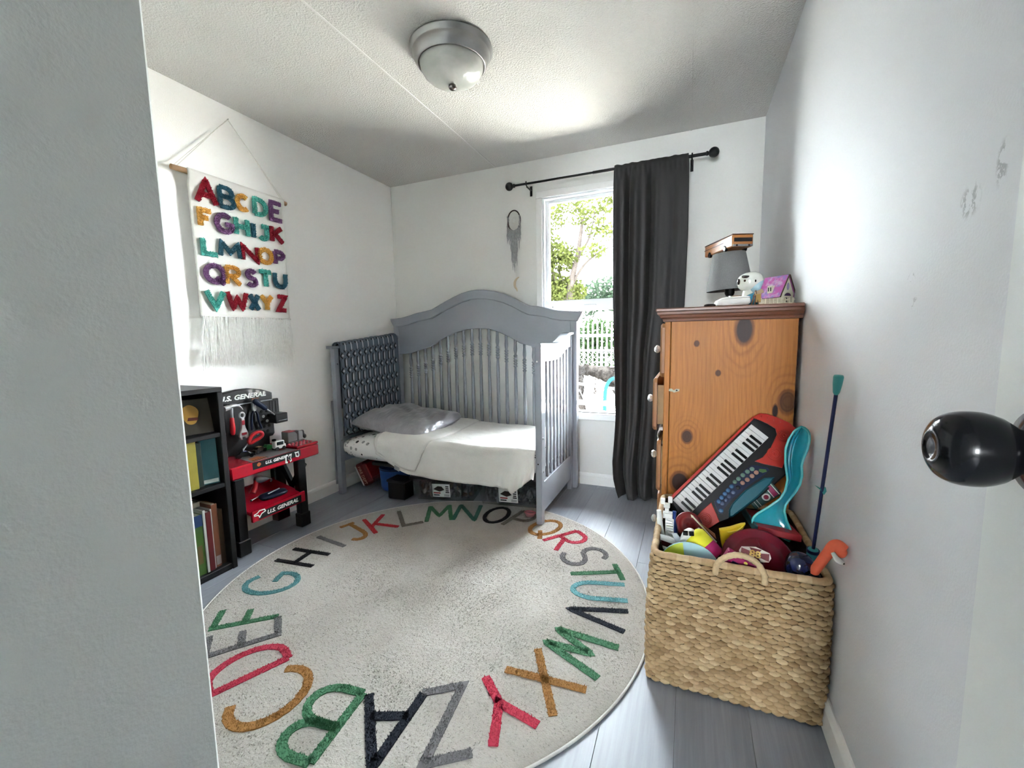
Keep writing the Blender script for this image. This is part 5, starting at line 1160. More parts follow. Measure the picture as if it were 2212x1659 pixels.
# wrapped rim
b = MB(smooth=True); n = 220; vs = []; K = 8
for k in range(n):
    p, nn, tt = perim(GH, k / n, -.006); w = .0090 * (1 + .12 * abs(sin(k * .55)) + .08 * NZ.noise(V((k * .21, 0, 0)))); p = p + V((0, 0, .004 + .004 * NZ.noise(V((k * .05, 3, 0)))))
    if p.x > 2.506: p.x = 2.506
    for j in range(K): a = 2 * pi * j / K; vs.append(p + nn * (cos(a) * w) + V((0, 0, sin(a) * w)))
for k in range(n):
    b.m = (0, 2, 0, 1, 2, 4)[(k // 4) % 6]; k2 = (k + 1) % n; f0 = [(k * K + j, k * K + (j + 1) % K, k2 * K + (j + 1) % K, k2 * K + j) for j in range(K)]
    if k == 0: base = len(b.v); b.v += vs
    b.f += [tuple(i + base for i in f) for f in f0]; b.mi += [b.m] * K; b.sm += [True] * K
build(b, 'rim', weave, bs)
hp = spline([(2.250, -1.606, .375), (2.252, -1.615, .402), (2.263, -1.620, .424), (2.288, -1.622, .441), (2.316, -1.622, .443), (2.342, -1.620, .430), (2.360, -1.616, .402), (2.364, -1.606, .372)], 6)
build(MB().tube(hp, [.0075 * (1 + .10 * sin(i * 2.4)) for i in range(len(hp))], 9), 'handle', weave[2], bs)
hp = spline([(2.24, -1.122, .38), (2.25, -1.118, .415), (2.30, -1.116, .435), (2.35, -1.118, .415), (2.36, -1.122, .38)], 6)
build(MB().tube(hp, .0075, 9), 'handle', weave[1], bs)

# ================================================================ TOYS IN THE BASKET
# ---- toy keyboard leaning on the dresser
G = 'toys in the woven basket'
KO = V((2.13102, -1.24383, .42483)); KF = frame(KO, (.6462, .3132, .6960), (.7632, -.2652, -.5892))    # x along keys, y down the face, -z towards the room
kbd = thing('toy_keyboard', 'red and black toy keyboard standing slanted in the basket against the dresser', 'toy keyboard', (2.20, -1.25, .30))
mkr = M('keyboard_red', (.58, .022, .012), .38, var=.06); mkb = M('keyboard_black', (.014, .014, .016), .4); mkw = M('key_white', (.62, .62, .62), .3, var=.02); mkt = M('keyboard_teal', (.008, .14, .19), .3)
sil = [(-.006, -.013), (.407, -.014), (.430, -.006), (.443, .010), (.455, .04), (.465, .079), (.463, .11), (.445, .140), (.40, .168), (.33, .182), (.26, .180), (.20, .176), (.093, .164), (.06, .152), (.02, .143), (-.017, .127), (-.043, .09), (-.034, .07), (-.008, .0)]
build(MB().prism(sil, .014, 0, KF, .004), 'case', mkb, kbd)
build(MB().prism([(-.007, -.0135), (.404, -.0145), (.402, -.007), (-.005, -.004)], 0, -.005, KF, .001), 'top_edge', mkr, kbd)
build(MB().prism([(.402, -.0145), (.430, -.006), (.443, .010), (.455, .04), (.465, .079), (.463, .105), (.43, .122), (.396, .133), (.33, .160), (.302, .115), (.290, .09), (.317, .098), (.359, .094), (.408, .078), (.421, .062), (.418, .035), (.412, .012)], 0, -.006, KF, .0015), 'right_panel', mkr, kbd)
build(MB().prism([(.086, .088), (.04, .086), (.023, .088), (-.030, .071), (-.042, .089), (-.017, .126), (.023, .141), (.057, .147), (.066, .130)], 0, -.006, KF, .0015), 'left_panel', mkr, kbd)
for (u, v, r) in ((.030, .112, .019), (-.018, .100, .016), (.350, .115, .021), (.418, .096, .019)):
    b = MB()
    for k in (1, .72, .45): b.tube([KF @ V((u + r * k * cos(a * pi / 12), v + r * k * sin(a * pi / 12), -.0065)) for a in range(24)], .0018, 6, True)
    b.ell(KF @ V((u, v, -.006)), (.004, .004, .004), 8, 6); build(b, 'speaker', mkr, kbd, kind='stuff')
for k in range(4): build(MB().tube([KF @ V((.428 + .008 * k, .002 + .018 * k, -.0065)), KF @ V((.420 + .009 * k, .006 + .018 * k, -.0065))], .0018, 6), 'ridge', mkr, kbd)
kw = .3815 / 22
wk = MB().box((.0005, 0, -.009), (kw - .0005, .0675, -.001), .0008).mesh('white_key', mkw); bkm = MB().box((-.0045, .023, -.014), (.0045, .0672, -.008), .001).mesh('black_key', M('key_black', (.008, .008, .009), .3))
inv = wm(kbd).inverted() @ KF
for i in range(22):
    o = link('white_key', wk, kbd); o.matrix_local = inv @ Mx.Translation((i * kw, 0, 0))
    if i % 7 in (0, 1, 3, 4, 5) and i < 21: o = link('black_key', bkm, kbd); o.matrix_local = inv @ Mx.Translation(((i + 1) * kw, 0, 0))
cp = build(MB().prism([(.271, .091), (.284, .104), (.300, .130), (.298, .138), (.281, .139), (.23, .131), (.147, .124), (.102, .128), (.084, .137), (.076, .128), (.090, .100), (.097, .092), (.127, .093), (.246, .088)], 0, -.003, KF), 'control_panel', M('navy_print', (.012, .022, .075), .35, var=.5, sc=60), kbd)
for (u, v), c in zip([(.263, .101), (.246, .097), (.227, .095), (.208, .094), (.192, .093), (.173, .096), (.155, .097), (.139, .098), (.122, .099), (.106, .102), (.263, .117), (.245, .116), (.225, .114), (.206, .111), (.184, .112), (.161, .112), (.142, .112), (.126, .113), (.109, .113), (.088, .126)], 'ggggg' + 'bbbbb' + 'oooo' + 'kssss' + 'b'):
    cm = {'g': ('button_green', (.13, .25, .19)), 'b': ('button_blue', (.05, .17, .36)), 'o': ('button_peach', (.42, .22, .16)), 'k': ('button_black', (.01, .01, .012)), 's': ('button_slate', (.07, .11, .22))}[c]
    build(MB().lathe([(.0072, .003), (.0072, .0055), (.005, .0068), (0, .007)], 14, KF @ V((u, v, 0)), KF.to_3x3() @ V((0, 0, -1)), cap=False), 'button', M(cm[0], cm[1], .3), cp)
build(MB().prism([(.272, .119), (.280, .116), (.292, .130), (.288, .137), (.276, .131)], -.003, -.006, KF, .001), 'green_button', M('button_lime', (.08, .20, .05), .3), cp)
build(MB().prism([(.290, .164), (.266, .145), (.195, .132), (.130, .134), (.107, .141), (.089, .156), (.099, .163), (.203, .172), (.262, .170)], 0, -.011, KF, .004), 'hand_rest', mkt, kbd)
# ---- teal fish-tail tray
LFT = [(2.488, .726), (2.472, .714), (2.457, .686), (2.449, .656), (2.450, .612), (2.457, .564), (2.452, .53), (2.439, .503), (2.408, .474), (2.377, .449), (2.366, .433), (2.367, .421)]
RGT = [(2.489, .727), (2.502, .720), (2.509, .706), (2.510, .686), (2.505, .657), (2.496, .631), (2.492, .609), (2.494, .58), (2.489, .552), (2.477, .526), (2.454, .488), (2.451, .467), (2.458, .438), (2.468, .414), (2.471, .389), (2.465, .378)]
def polyat(P_, t_):
    Q = [V(p) for p in P_]; Ls = [(b - a).length for a, b in zip(Q, Q[1:])]; d = t_ * sum(Ls)
    for a, b, l in zip(Q, Q[1:], Ls):
        if d <= l: return a.lerp(b, d / l)
        d -= l
    return Q[-1]
TY = -1.30
def tray(u, v):
    p = polyat(LFT, v).lerp(polyat(RGT, v), u); dp = .045 * sin(pi * u) ** .7 * min(1, v * 6, (1 - v) * 2.5 + .15) * (.6 + .4 * (1 - v))
    return V((min(p.x, 2.514), TY - .04 * v + dp + .006 * sin(u * 14) * sin(pi * u) * (1 - v), p.y))
mteal = M('translucent_teal_plastic', (.02, .50, .60), .12, var=.25, sc=14, coat=.5, alpha=.70)
tt = thing('fish_tail_tray', 'translucent teal plastic fish tail shaped tray leaning by the wall', 'toy tray', (2.45, -1.31, .38))
build(MB().grid(tray, 24, 48), 'tray_shell', mteal, tt, solid=.0015)
edge = [tray(0, k / 40) for k in range(41)] + [tray(k / 14, 1) for k in range(1, 14)] + [tray(1, k / 40) for k in range(40, 0, -1)]
build(MB().tube([p + V((0, -.001, 0)) for p in edge], .0036, 7, True), 'rim', M('light_teal_plastic', (.10, .55, .56), .25), tt)
build(MB().tube(spline([tray(.22, .10) + V((0, -.004, 0)), tray(.3, .2) + V((0, -.005, 0)), tray(.28, .35) + V((0, -.005, 0)), tray(.3, .5) + V((0, -.005, 0)), tray(.35, .62) + V((0, -.004, 0))], 6), [.004 + .006 * sin(pi * i / 24) for i in range(25)], 8, flat=.5), 'inner_ridge', M('cyan_gloss_plastic', (.01, .33, .48), .15, coat=.5), tt)
# ---- wand against the wall
wd_ = thing('toy_arrow', 'long navy toy arrow with teal ends leaning on the right wall', 'toy arrow', (2.47, -1.48, .36))
p0, p1 = V((2.4860, -1.508, .434)), V((2.497, -1.57, .868)); ax = (p1 - p0).normalized()
build(MB().cyl(p0, p1, .0042, n=12), 'shaft', M('navy_rod', (.012, .02, .10), .35), wd_)
mtl = M('teal_rubber', (.035, .30, .29), .5)
build(MB().lathe([(.004, -.006), (.007, 0), (.0095, .020), (.0105, .038), (.009, .042), (0, .043)], 16, p1 - ax * .004, ax), 'tip', mtl, wd_)
build(MB().lathe([(.0135, -.060), (.0135, 0), (.011, .006), (.005, .007)], 18, p0, ax), 'grip', mtl, wd_); build(MB().lathe([(.0145, -.004), (.0145, .004)], 18, p0, ax), 'collar', M('navy_rod', (.012, .02, .10), .35), wd_)
q = p0.lerp(p1, .41); build(MB().prism([(-.016, .008), (-.004, -.002), (.004, -.014), (.009, -.004), (.007, .006), (-.004, .002)], -.003, .003, Mx.Translation(q) @ frame((0, 0, 0), (1, 0, 0), (0, 0, 1))), 'clip', mtl, wd_)
# ---- fire helmet with badge
hm = thing('fire_helmet', 'dark red toy fire helmet with an 88 badge tipped forward in the basket', 'toy helmet', (2.365, -1.45, .30))
mhr = M('helmet_crimson', (.23, .006, .028), .35, var=.06); Rh = rotm(60, 0, 4); hc = V((2.368, -1.468, .352))
hmx = Mx.Translation(hc) @ Rh
build(MB(hmx).lathe([(.096, -.004), (.097, 0), (.091, .003), (.072, .008), (.068, .012), (.061, .024), (.048, .036), (.030, .043), (0, .046)], 40, cap=False), 'shell', mhr, hm, solid=.002)
build(MB(hmx).tube([(0, -.064, .014), (0, -.045, .040), (0, 0, .049), (0, .045, .040), (0, .064, .014)], .004, 8), 'crest', mhr, hm)
bf = Mx.Translation((2.351, -1.5215, .405)) @ frame((0, 0, 0), (.992, 0, -.11), (.08, .40, .91))
oct_ = [(-.039, 0), (-.034, .012), (-.013, .017), (0, .020), (.013, .017), (.034, .012), (.039, 0), (.034, -.012), (.013, -.017), (0, -.019), (-.013, -.017), (-.034, -.012)]
bd = build(MB().prism(oct_, 0, .003, bf), 'badge', M('badge_white', (.72, .66, .60), .5), hm)
b = MB()
for sx in (-1, 1): b.prism([(sx * .012, -.006), (sx * .034, -.010), (sx * .034, .010), (sx * .012, .006)], .003, .0036, bf)
for sy in (-1, 1): b.prism([(-.009, sy * .007), (.009, sy * .007), (.015, sy * .0155), (-.015, sy * .0155)], .003, .0036, bf)
build(b, 'cross_print', M('badge_red', (.24, .02, .03), .5), bd, kind='stuff')
build(MB().prism([(.0165 * cos(a * pi / 10), .0105 * sin(a * pi / 10)) for a in range(20)], .0036, .0042, bf), 'badge_centre', M('badge_dark', (.20, .03, .02), .5), bd)
build(text_mb('88', .024, bf @ Mx.Translation((0, 0, .0046)), .0004, 0, 1.15, bold=.0008), 'number', M('badge_gold', (.85, .60, .18), .5), bd)
# ---- red board with teal edge
rbd = thing('red_board_book', 'big flat red board with a teal edge lying behind the fire helmet', 'toy board', (2.43, -1.26, .36)); fr = Mx.Translation((2.428, -1.262, .395)) @ rotm(-9, 6, 1)
build(MB(fr).box((-.058, -.125, -.010), (.056, .115, .010), .002), 'cover', M('red_card', (.46, .018, .028), .5), rbd); build(MB(fr).box((-.066, -.126, -.012), (-.058, .116, .012), .002), 'teal_edge', M('teal_card', (.03, .15, .18), .5), rbd)
# ---- yellow bag
yb = thing('yellow_pennant', 'bright yellow folded plastic bag with black marks between hat and helmet', 'toy', (2.30, -1.40, .34))
build(MB().prism([(2.270, .407), (2.300, .418), (2.330, .434), (2.341, .437), (2.335, .42), (2.317, .400), (2.322, .34), (2.284, .335), (2.276, .371)], 1.385, 1.400, FX, .003), 'sheet', M('yellow_plastic', (.78, .55, .02), .3, var=.1), yb)
build(MB().prism([(2.292, .405), (2.318, .415), (2.333, .430), (2.318, .403)], 1.400, 1.404, FX, .001), 'fold', M('yellow_plastic_pale', (.85, .68, .12), .25), yb)
b = MB(); b.ribbon([(2.289, .366), (2.290, .376), (2.300, .378), (2.303, .370)], .004, 1.400, 1.4012, FX); build(b, 'black_mark', M('mark_black', (.02, .018, .015), .5), yb)
# ---- yellow and pink hat
ht = thing('toy_hat', 'soft cylinder half yellow half magenta in front of the fire helmet', 'soft toy', (2.24, -1.50, .33)); a = V((2.196, -1.482, .412)); ax = V((.72, -.30, -.62)).normalized()
build(MB().lathe([(.0, -.012), (.022, -.010), (.034, 0), (.0355, .010), (.0355, .040)], 28, a, ax, cap=False), 'yellow_end', M('lime_yellow_felt', (.70, .66, .03), .8, bump=.2), ht)
build(MB().lathe([(.0358, .040), (.037, .046), (.0365, .070), (.030, .078), (0, .080)], 28, a, ax, cap=False), 'magenta_end', M('magenta_felt', (.52, .012, .17), .7, bump=.3, bsc=60), ht)
# ---- pale blue disc
pd = thing('paper_disc', 'pale blue cardboard disc with a lime sector at the front of the basket', 'toy', (2.19, -1.55, .29)); fr = Mx.Translation((2.187, -1.548, .328)) @ frame((0, 0, 0), (1, 0, -.02), (0, .22, .97))
C_ = lambda a0, a1, r, n=24: [(r * cos(radians(a0 + (a1 - a0) * i / n)), r * sin(radians(a0 + (a1 - a0) * i / n))) for i in range(n + 1)]
build(MB().prism(C_(0, 345, .088, 46), 0, .003, fr), 'disc', M('pale_blue_card', (.33, .56, .62), .5, var=.03), pd)
build(MB().prism([(-.012, .030)] + C_(104, 150, .086, 10), .003, .0036, fr), 'lime_sector', M('lime_card', (.50, .60, .03), .5), pd)
build(MB().prism([(-.03, .040)] + [(.005 + .026 * cos(radians(a_)), .036 + .016 * sin(radians(a_))) for a_ in range(0, 181, 20)], .0036, .0042, fr), 'red_label', M('dark_red_card', (.18, .012, .02), .4), pd)
# ---- white space shuttle
sh = thing('toy_shuttle', 'white toy space shuttle with black nose at the left of the basket', 'toy shuttle', (2.16, -1.47, .34)); mwp = M('white_plastic', (.70, .70, .69), .3)
a = V((2.170, -1.462, .345)); ax = V((.20, -.36, .91)).normalized()
build(MB().lathe([(.015, 0), (.0205, .02), (.022, .05), (.021, .070)], 22, a, ax), 'fuselage', mwp, sh)
build(MB().lathe([(.0212, .070), (.0195, .084), (.013, .096), (.005, .101), (0, .102)], 22, a, ax, cap=False), 'nose', mwp, sh)
build(MB().box((2.168, -1.514, .424), (2.181, -1.506, .437), .001, rotm(-28, 0, 6)), 'cockpit_window', M('dark_glass', (.02, .025, .03), .1), sh); build(MB().box((2.184, -1.512, .424), (2.197, -1.504, .437), .001, rotm(-28, 0, 14)), 'cockpit_window', MATS['dark_glass'], sh); build(MB().box((2.1835, -1.5025, .388), (2.190, -1.497, .396), .0005), 'black_patch', mdk, sh)
for poly in ([(2.086, .399), (2.128, .396), (2.150, .388), (2.152, .372), (2.095, .383)], [(2.110, .362), (2.150, .352), (2.156, .338), (2.136, .338), (2.112, .354)]): build(MB().prism(poly, 1.470, 1.476, FX, .001), 'wing', mwp, sh)
build(MB().prism([(2.105, .379), (2.138, .374), (2.140, .358), (2.108, .364)], 1.464, 1.469, FX), 'red_bay', M('dark_red_print', (.14, .012, .015), .4), sh)
build(MB().prism([(2.136, .412), (2.150, .414), (2.172, .388), (2.156, .372)], 1.482, 1.487, FX, .001), 'tail_fin', M('grey_white_plastic', (.52, .56, .60), .3), sh)
# ---- white block robot
rbt = thing('toy_robot', 'white blocky toy robot with blue side beside the keyboard end', 'toy robot', (2.12, -1.40, .34))
for (x0, x1, z0, z1, y) in ((2.099, 2.112, .471, .488, -1.405), (2.121, 2.134, .478, .495, -1.405), (2.108, 2.127, .459, .472, -1.402), (2.112, 2.124, .440, .459, -1.400)): build(MB().box((x0, y - .008, z0), (x1, y + .008, z1), .0015), 'head_block', mwp, rbt)
build(MB().box((2.106, -1.41, .424), (2.136, -1.388, .442), .002), 'shoulder', mwp, rbt)
for k in range(6): build(MB().tube([(2.116 + .0015 * k, -1.414, .418 - k * .009), (2.136 + .0008 * k, -1.414, .416 - k * .009)], .0038, 8), 'rib', mwp, rbt)
build(MB().box((2.114, -1.408, .352), (2.140, -1.388, .424), .002), 'torso', mwp, rbt)
build(MB().tube([(2.094, -1.412, .450), (2.099, -1.412, .40), (2.106, -1.412, .358)], [.0075, .009, .010], 10).ell((2.108, -1.412, .356), (.012, .011, .011), 12, 8), 'arm', mwp, rbt)
build(MB().tube([(2.141, -1.40, .448), (2.139, -1.40, .42), (2.145, -1.40, .39), (2.147, -1.40, .35)], .006, 8), 'blue_strip', M('royal_blue_plastic', (.012, .06, .30), .3), rbt)
# ---- thin stick, dark red reel, gadget, box, ball, coral bird
stk = thing('toy_baton', 'thin cream stick with orange flag lying across the keyboard bottom', 'toy', (2.22, -1.40, .36))
build(MB().cyl((2.189, -1.42, .452), (2.262, -1.425, .378), .0018, .0026, 8).ell((2.193, -1.42, .447), (.0038, .0038, .0038), 8, 6), 'stick', M('cream_plastic', (.62, .56, .46), .4), stk)
build(MB().prism([(2.205, .434), (2.258, .398), (2.262, .383)], 1.410, 1.413, FX), 'flag', M('orange_card', (.50, .20, .09), .5), stk)
for k in range(4): build(MB().ell((2.212 + k * .012, -1.43, .410 - k * .013), (.006, .006, .008), 8, 6), 'bead', M('white_bead', (.55, .58, .55), .3) if k % 2 == 0 else mdk, stk)
rl = thing('red_reel', 'dark red round plastic toy half hidden under the keyboard', 'toy', (2.185, -1.37, .36)); fr = Mx.Translation((2.183, -1.375, .398)) @ frame((0, 0, 0), (.95, .1, -.2), (.1, .45, .89))
build(MB().lathe([(.040, 0), (.042, .004), (.040, .010), (.030, .011), (.028, .008), (.016, .008), (.014, .011), (0, .012)], 32, fr @ V((0, 0, 0)), fr.to_3x3() @ V((0, 0, 1))), 'disc', M('dim_red_plastic', (.26, .012, .018), .4), rl); build(MB().lathe([(.010, 0), (.009, .016), (0, .017)], 16, fr @ V((0, 0, 0)), fr.to_3x3() @ V((0, 0, 1))), 'hub', M('dim_red_plastic', (.26, .012, .018), .4), rl)
gd = thing('toy_gadget', 'dark green toy with a white ringed red button behind the teal tray', 'toy', (2.42, -1.21, .42)); fr = Mx.Translation((2.412, -1.212, .466)) @ frame((0, 0, 0), (.72, .05, .62), (-.62, .1, .72))
build(MB(fr).box((-.048, -.024, -.012), (.05, .024, 0), .003), 'case', M('dark_green_case', (.02, .10, .085), .35), gd)
build(MB().tube([fr @ V((.005 + .010 * cos(a_ * pi / 12), -.006 + .010 * sin(a_ * pi / 12), .002)) for a_ in range(24)], .0028, 6, True), 'white_ring', mwp, gd); build(MB().lathe([(.008, 0), (.008, .003), (0, .004)], 16, fr @ V((.005, -.006, 0)), fr.to_3x3() @ V((0, 0, 1))), 'red_button', M('crimson_button', (.42, .015, .07), .3), gd)
build(MB(fr).box((.024, -.018, 0), (.040, .018, .002)), 'magenta_strip', M('magenta_print', (.42, .01, .12), .4), gd)
for y in (.022, .016): build(MB(fr).box((.022 + (y - .016) * 3.3, -.020, 0), (.0245 + (y - .016) * 3.3, .020, .0026)), 'white_line', mwp, gd)
for x in (-.026, -.036): build(MB(fr).box((x, -.022, 0), (x + .002, .022, .0022)), 'white_line', mwp, gd)
px = thing('pink_box', 'magenta box with purple panel and yellow squiggle behind the basket handle', 'toy box', (2.31, -1.56, .30)); fr = Mx.Translation((2.314, -1.574, .382)) @ rotm(0, 26, 0)
build(MB(fr).box((-.050, -.006, -.06), (.048, .018, .030), .002), 'box', M('magenta_card', (.44, .014, .15), .4), px)
build(MB(fr).box((-.030, -.0072, -.06), (.034, -.006, .012)), 'purple_panel', M('purple_card', (.05, .012, .12), .4), px)
b = MB(fr); b.tube([(-.012 + .004 * cos(k * 1.1) + k * .003, -.0078, .004 - k * .004) for k in range(8)], .0014, 5); build(b, 'squiggle', M('yellow_print_box', (.66, .52, .10), .5), px)
build(MB(fr).ell((-.002, -.008, .024), (.005, .003, .004), 10, 6), 'yellow_dot', M('yellow_print_box', (.66, .52, .10), .5), px)
nb = thing('navy_ball', 'shiny navy blue ball in clear wrap at the front right of the basket', 'toy ball', (2.452, -1.545, .36))
build(superbox((2.449, -1.548, .404), (.033, .032, .036), (.85, .85), rotm(10, 12, 0), 32, 18), 'ball', M('navy_gloss_wrap', (.010, .018, .07), .12, var=.5, sc=30, bump=.35, bsc=25, coat=.7), nb)
build(superbox((2.474, -1.570, .389), (.017, .016, .018), (.8, .8), None, 20, 12), 'black_knob', M('black_foam', (.02, .02, .022), .6), nb)
fb = thing('toy_flamingo', 'coral orange toy bird with curved neck poking out of the basket corner', 'toy bird', (2.48, -1.585, .36))
path = spline([(2.460, -1.546, .28), (2.472, -1.562, .385), (2.483, -1.596, .450), (2.488, -1.622, .485), (2.494, -1.632, .506), (2.501, -1.638, .513), (2.508, -1.640, .506)], 6)
build(MB().tube(path, [.0108 + .0020 * (i / 36) + .006 * max(0, i / 36 - .5) for i in range(len(path))], 16).ell((2.506, -1.640, .502), (.0125, .017, .0145), 16, 12), 'neck', M('coral_foam', (.95, .165, .075), .7, bump=.15), fb)
build(MB().tube(spline([(2.489, -1.650, .500), (2.495, -1.658, .490), (2.503, -1.659, .484), (2.509, -1.655, .480)], 4), [.004, .0045, .005, .0055, .006, .0062, .006, .0058, .0055, .005, .0045, .004, .003], 8), 'beak', M('ivory_beak', (.70, .68, .64), .4), fb)
build(MB().ell((2.507, -1.661, .4825), (.0025, .0025, .002), 8, 6), 'beak_tip', M('mark_black', (.02, .018, .015), .5), fb)
# ================================================================ OUTSIDE THE WINDOW
t = NT('pale_dirt'); o_ = t.co(); t.col(t.mix(t.noise(o_, 1.2, 4), (.34, .315, .28), (.46, .43, .385))); t.set(Roughness=.95); t.bump(t.noise(o_, 8, 4), .4, .05)
struct(MB().box((-30, .14, -.6), (30, 40, -.5)), 'ground', t.mat)
def leaf_mat(name, a, b_):
    t = NT(name); oi = t.co(); t.col(t.mix(t.noise(oi, 3.5, 3), a, b_)); t.set(Roughness=.6); t.b.inputs['Specular IOR Level'].default_value = 0.
    tl = t.n.new('ShaderNodeBsdfTranslucent'); t.l.new(t.b.inputs['Base Color'].links[0].from_socket, tl.inputs[0])
    mx = t.n.new('ShaderNodeMixShader'); mx.inputs[0].default_value = .35; t.l.new(t.b.outputs[0], mx.inputs[1]); t.l.new(tl.outputs[0], mx.inputs[2])
    t.l.new(mx.outputs[0], t.n['Material Output'].inputs['Surface']); return t.mat
leaf_y = leaf_mat('yellow_green_leaf', (.011, .014, .0035), (.028, .032, .010)); leaf_b = leaf_mat('blue_green_leaf', (.007, .013, .008), (.018, .025, .017)); leaf_g = leaf_mat('mid_green_leaf', (.006, .014, .005), (.016, .028, .010))
bark = M('grey_bark', (.030, .025, .022), .9, spec=0., var=.4, sc=8, bump=.7, bsc=20)
def leaves(name, blobs, size, mat, parent, rnd):
    b = MB()
    for (c, r, n) in blobs:
        for _ in range(n):
            d = V((rnd.gauss(0, 1), rnd.gauss(0, 1), rnd.gauss(0, 1))).normalized() * rnd.random() ** .45
            p = V(c) + V((d.x * r[0], d.y * r[1], d.z * r[2])); a = V((rnd.gauss(0, 1), rnd.gauss(0, 1), rnd.gauss(0, .7))).normalized(); e = a.orthogonal().normalized()
            e.rotate(Mx.Rotation(rnd.uniform(0, 6.28), 3, a)); s_ = size * rnd.uniform(.6, 1.3); w = a.cross(e) * s_ * .32
            b.add([p - e * s_ * .5, p + w, p + e * s_ * .5, p - w], [(0, 1, 2, 3)])
    return build(b, name, mat, parent, kind='stuff')
rnd = random.Random(5)
tr_ = thing('tree', 'airy yellow green tree filling the upper window pane', 'tree', (-.35, 6.2, -.5))
b = MB(); b.tube(spline([(-.35, 6.2, -.5), (-.33, 6.2, .6), (-.28, 6.2, 1.5), (-.2, 6.15, 2.1), (-.05, 6.2, 2.8), (.05, 6.2, 3.5)], 5), [.14 - .0045 * i for i in range(26)], 8)
build(b, 'trunk', bark, tr_)
for k, pts in enumerate([[(-.28, 6.2, 1.7), (-.55, 6.1, 2.3), (-.8, 6.1, 3.1), (-.85, 6.1, 3.6)], [(-.2, 6.2, 2.1), (.1, 6.1, 2.5), (.45, 6.1, 2.75), (.7, 6.0, 2.8)], [(-.1, 6.2, 2.6), (.2, 6.2, 3.1), (.3, 6.2, 3.6)], [(-.25, 6.2, 2.0), (-.5, 6.3, 2.5), (-.3, 6.3, 3.2)]]):
    pp = spline(pts, 5); build(MB().tube(pp, [.035 - .03 * i / len(pp) for i in range(len(pp))], 6), 'branch', bark, tr_)
leaves('foliage', [((-2.0, 6.4, 2.5), (.7, .6, 1.1), 2600), ((-1.6, 6.5, 3.9), (.8, .6, .6), 1400), ((-.95, 6.2, 2.2), (.55, .5, .5), 2600), ((-.4, 6.4, 2.0), (.5, .5, .35), 2000), ((-.85, 6.2, 2.9), (.5, .5, .45), 1500), ((-.35, 6.2, 2.7), (.35, .4, .3), 800), ((-.7, 6.2, 3.6), (.5, .5, .35), 500), ((.1, 6.2, 3.6), (.45, .5, .3), 420), ((.45, 6.2, 3.2), (.35, .4, .22), 260), ((.3, 6.0, 2.75), (.3, .4, .15), 150), ((.65, 6.1, 3.75), (.3, .4, .3), 300), ((-.2, 6.3, 4.1), (.9, .5, .3), 500)], .085, leaf_y, tr_, rnd)  # leftmost clumps, out of view, are added to block sky light
t2 = thing('tree', 'blue green bushy tree low behind the yellow green tree', 'tree', (1.0, 9.4, -.5))
build(MB().tube([(1.0, 9.4, -.5), (.9, 9.4, .6), (.8, 9.4, 1.7)], [.12, .10, .05], 8), 'trunk', bark, t2)
leaves('foliage', [((.1, 9.4, 2.2), (.9, .6, .5), 1500), ((.9, 9.4, 2.4), (.7, .6, .55), 1000), ((-1.0, 9.6, 2.0), (.8, .6, .6), 1000)], .11, leaf_b, t2, rnd)
for k, (x, lab) in enumerate(((-1.75, 'leafy green shrub left behind the pale picket fence'), (-.1, 'leafy green shrub in the middle behind the pale picket fence'), (1.55, 'leafy green shrub right behind the pale picket fence'))):
    s_ = thing('shrub', lab, 'shrub', (x, 8.3, -.5), group='shrubs behind the fence')
    build(MB().tube([(x, 8.3, -.5), (x + .05, 8.3, .4)], [.05, .03], 7), 'stem', bark, s_)
    leaves('foliage', [((x, 8.35, .75), (.78, .4, .75), 2600)], .11, leaf_g, s_, rnd)
pf = thing('picket_fence', 'pale wooden picket fence in front of the shrubs outside', 'fence', (0, 7.6, -.5))
mpick = M('grey_white_picket', (.07, .07, .075), .8, spec=0., var=.2)
pk = MB().box((-.022, -.008, 0), (.022, .008, 1.86), .004).mesh('picket', mpick)
for i in range(36): link('picket', pk, pf, (-2.1 + i * .115, 0, 0))
for z in (.35, 1.5): build(MB().box((-2.3, 7.612, z - .5), (2.2, 7.64, z - .42), .004), 'rail', mpick, pf)
mgalv = M('galvanised_steel', (.06, .061, .063), .6, 0., spec=0.)
cf = thing('wire_fence', 'chain link fence with a galvanised top rail across the yard', 'fence', (0, 4.5, -.5))
b = MB()
for i in range(64):
    x = -3 + i * .085
    for sg in (-1, 1):
        xa = x; b.tube([(xa, 4.5, -.45), (xa + sg * 1.2, 4.5 + .004 * sg, .75)], .006, 4, cap=False)
build(b, 'mesh', mgalv, cf, kind='stuff')
build(MB().cyl((-3, 4.5, .77), (3.4, 4.5, .775), .022, n=10), 'top_rail', mgalv, cf)
for x in (-2.0, -.4, .78, .86, 2.4): build(MB().cyl((x, 4.5, -.5), (x, 4.5, .82), .026, n=10).ell((x, 4.5, .82), (.03, .03, .025), 10, 6), 'post', mgalv, cf)
gt = thing('fallen_trunk', 'gnarled grey tree trunk with a thick low limb outside the lower pane', 'tree trunk', (.78, 2.9, -.5))
mott = NT('mottled_bark'); o_ = mott.co(); mott.col(mott.mix(mott.ramp(mott.noise(o_, 9, 4, .7), .38, .62), (.003, .0026, .0024), (.011, .0100, .0092))); mott.set(Roughness=.9); mott.b.inputs['Specular IOR Level'].default_value = 0.; mott.bump(mott.noise(o_, 22, 4), .9, .03); mott = mott.mat
def jit(pp, a): return [p + V((NZ.noise(p * 4), 0, NZ.noise(p * 4 + V((9, 0, 0))))) * a for p in pp]
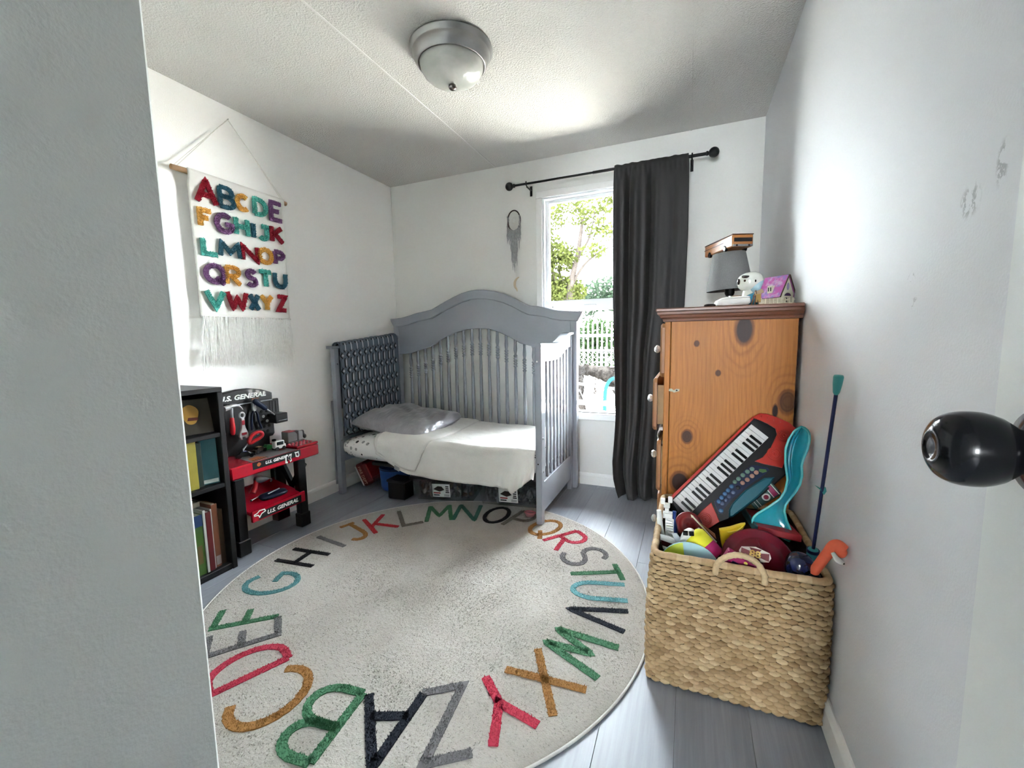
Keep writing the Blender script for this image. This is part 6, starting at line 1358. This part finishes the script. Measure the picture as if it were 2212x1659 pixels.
pp = jit(spline([(.80, 2.9, -.52), (.80, 2.9, -.2), (.79, 2.9, .1), (.77, 2.9, .4), (.68, 2.9, .62)], 6), .05)
build(MB().tube(pp, [.17 - .10 * min(1, i / 8) + .03 * sin(i * 1.7) * .5 for i in range(len(pp))], 12), 'trunk', mott, gt)
pp = jit(spline([(.62, 2.9, .58), (.85, 2.9, .56), (1.05, 2.9, .54), (1.25, 2.88, .50), (1.5, 2.85, .46), (1.8, 2.85, .42)], 6), .03)
build(MB().tube(pp, [.075 + .09 * max(0, (i - 10) / 20) + .008 * sin(i * 2.1) for i in range(len(pp))], 12), 'limb', mott, gt)
pp = spline([(1.2, 2.86, .40), (1.27, 2.85, .30), (1.3, 2.85, .2)], 5); build(MB().tube(pp, [.05 - .004 * i for i in range(len(pp))], 8), 'stub', mott, gt)
pn = thing('pen_panel', 'low wire pen panel with a pale rail just outside the window', 'fence', (1.3, 1.6, -.5))
build(MB().tube([(.2, 1.6, .63), (1.2, 1.6, .50), (2.4, 1.6, .36)], .016, 10), 'top_rail', mgalv, pn)
build(MB().tube([(.2, 1.6, -.40), (2.4, 1.6, -.40)], .014, 10), 'bottom_rail', mgalv, pn)
for x in (.2, 2.4): build(MB().cyl((x, 1.6, -.5), (x, 1.6, .66 if x < 1 else .38), .016, n=10), 'post', mgalv, pn)
b = MB()
for i in range(11):
    x = .2 + i * .1
    for sg in (-1, 1): b.tube([(x, 1.6, -.40), (x + sg * .28, 1.6, .05), (x + sg * .1, 1.6, .45)], .006, 4, cap=False)
build(b, 'mesh', mgalv, pn, kind='stuff')
hz = thing('garden_hose', 'light blue hose looped over the pen rail outside', 'hose', (1.44, 1.55, -.5))
build(MB().tube(spline([(1.385, 1.52, -.48), (1.385, 1.52, .0), (1.385, 1.52, .36), (1.40, 1.53, .50), (1.45, 1.55, .575), (1.52, 1.57, .57), (1.56, 1.57, .48), (1.57, 1.57, .1), (1.57, 1.57, -.48)], 6), .018, 10), 'loop', M('light_blue_rubber', (.008, .035, .055), .6, spec=0.), hz)
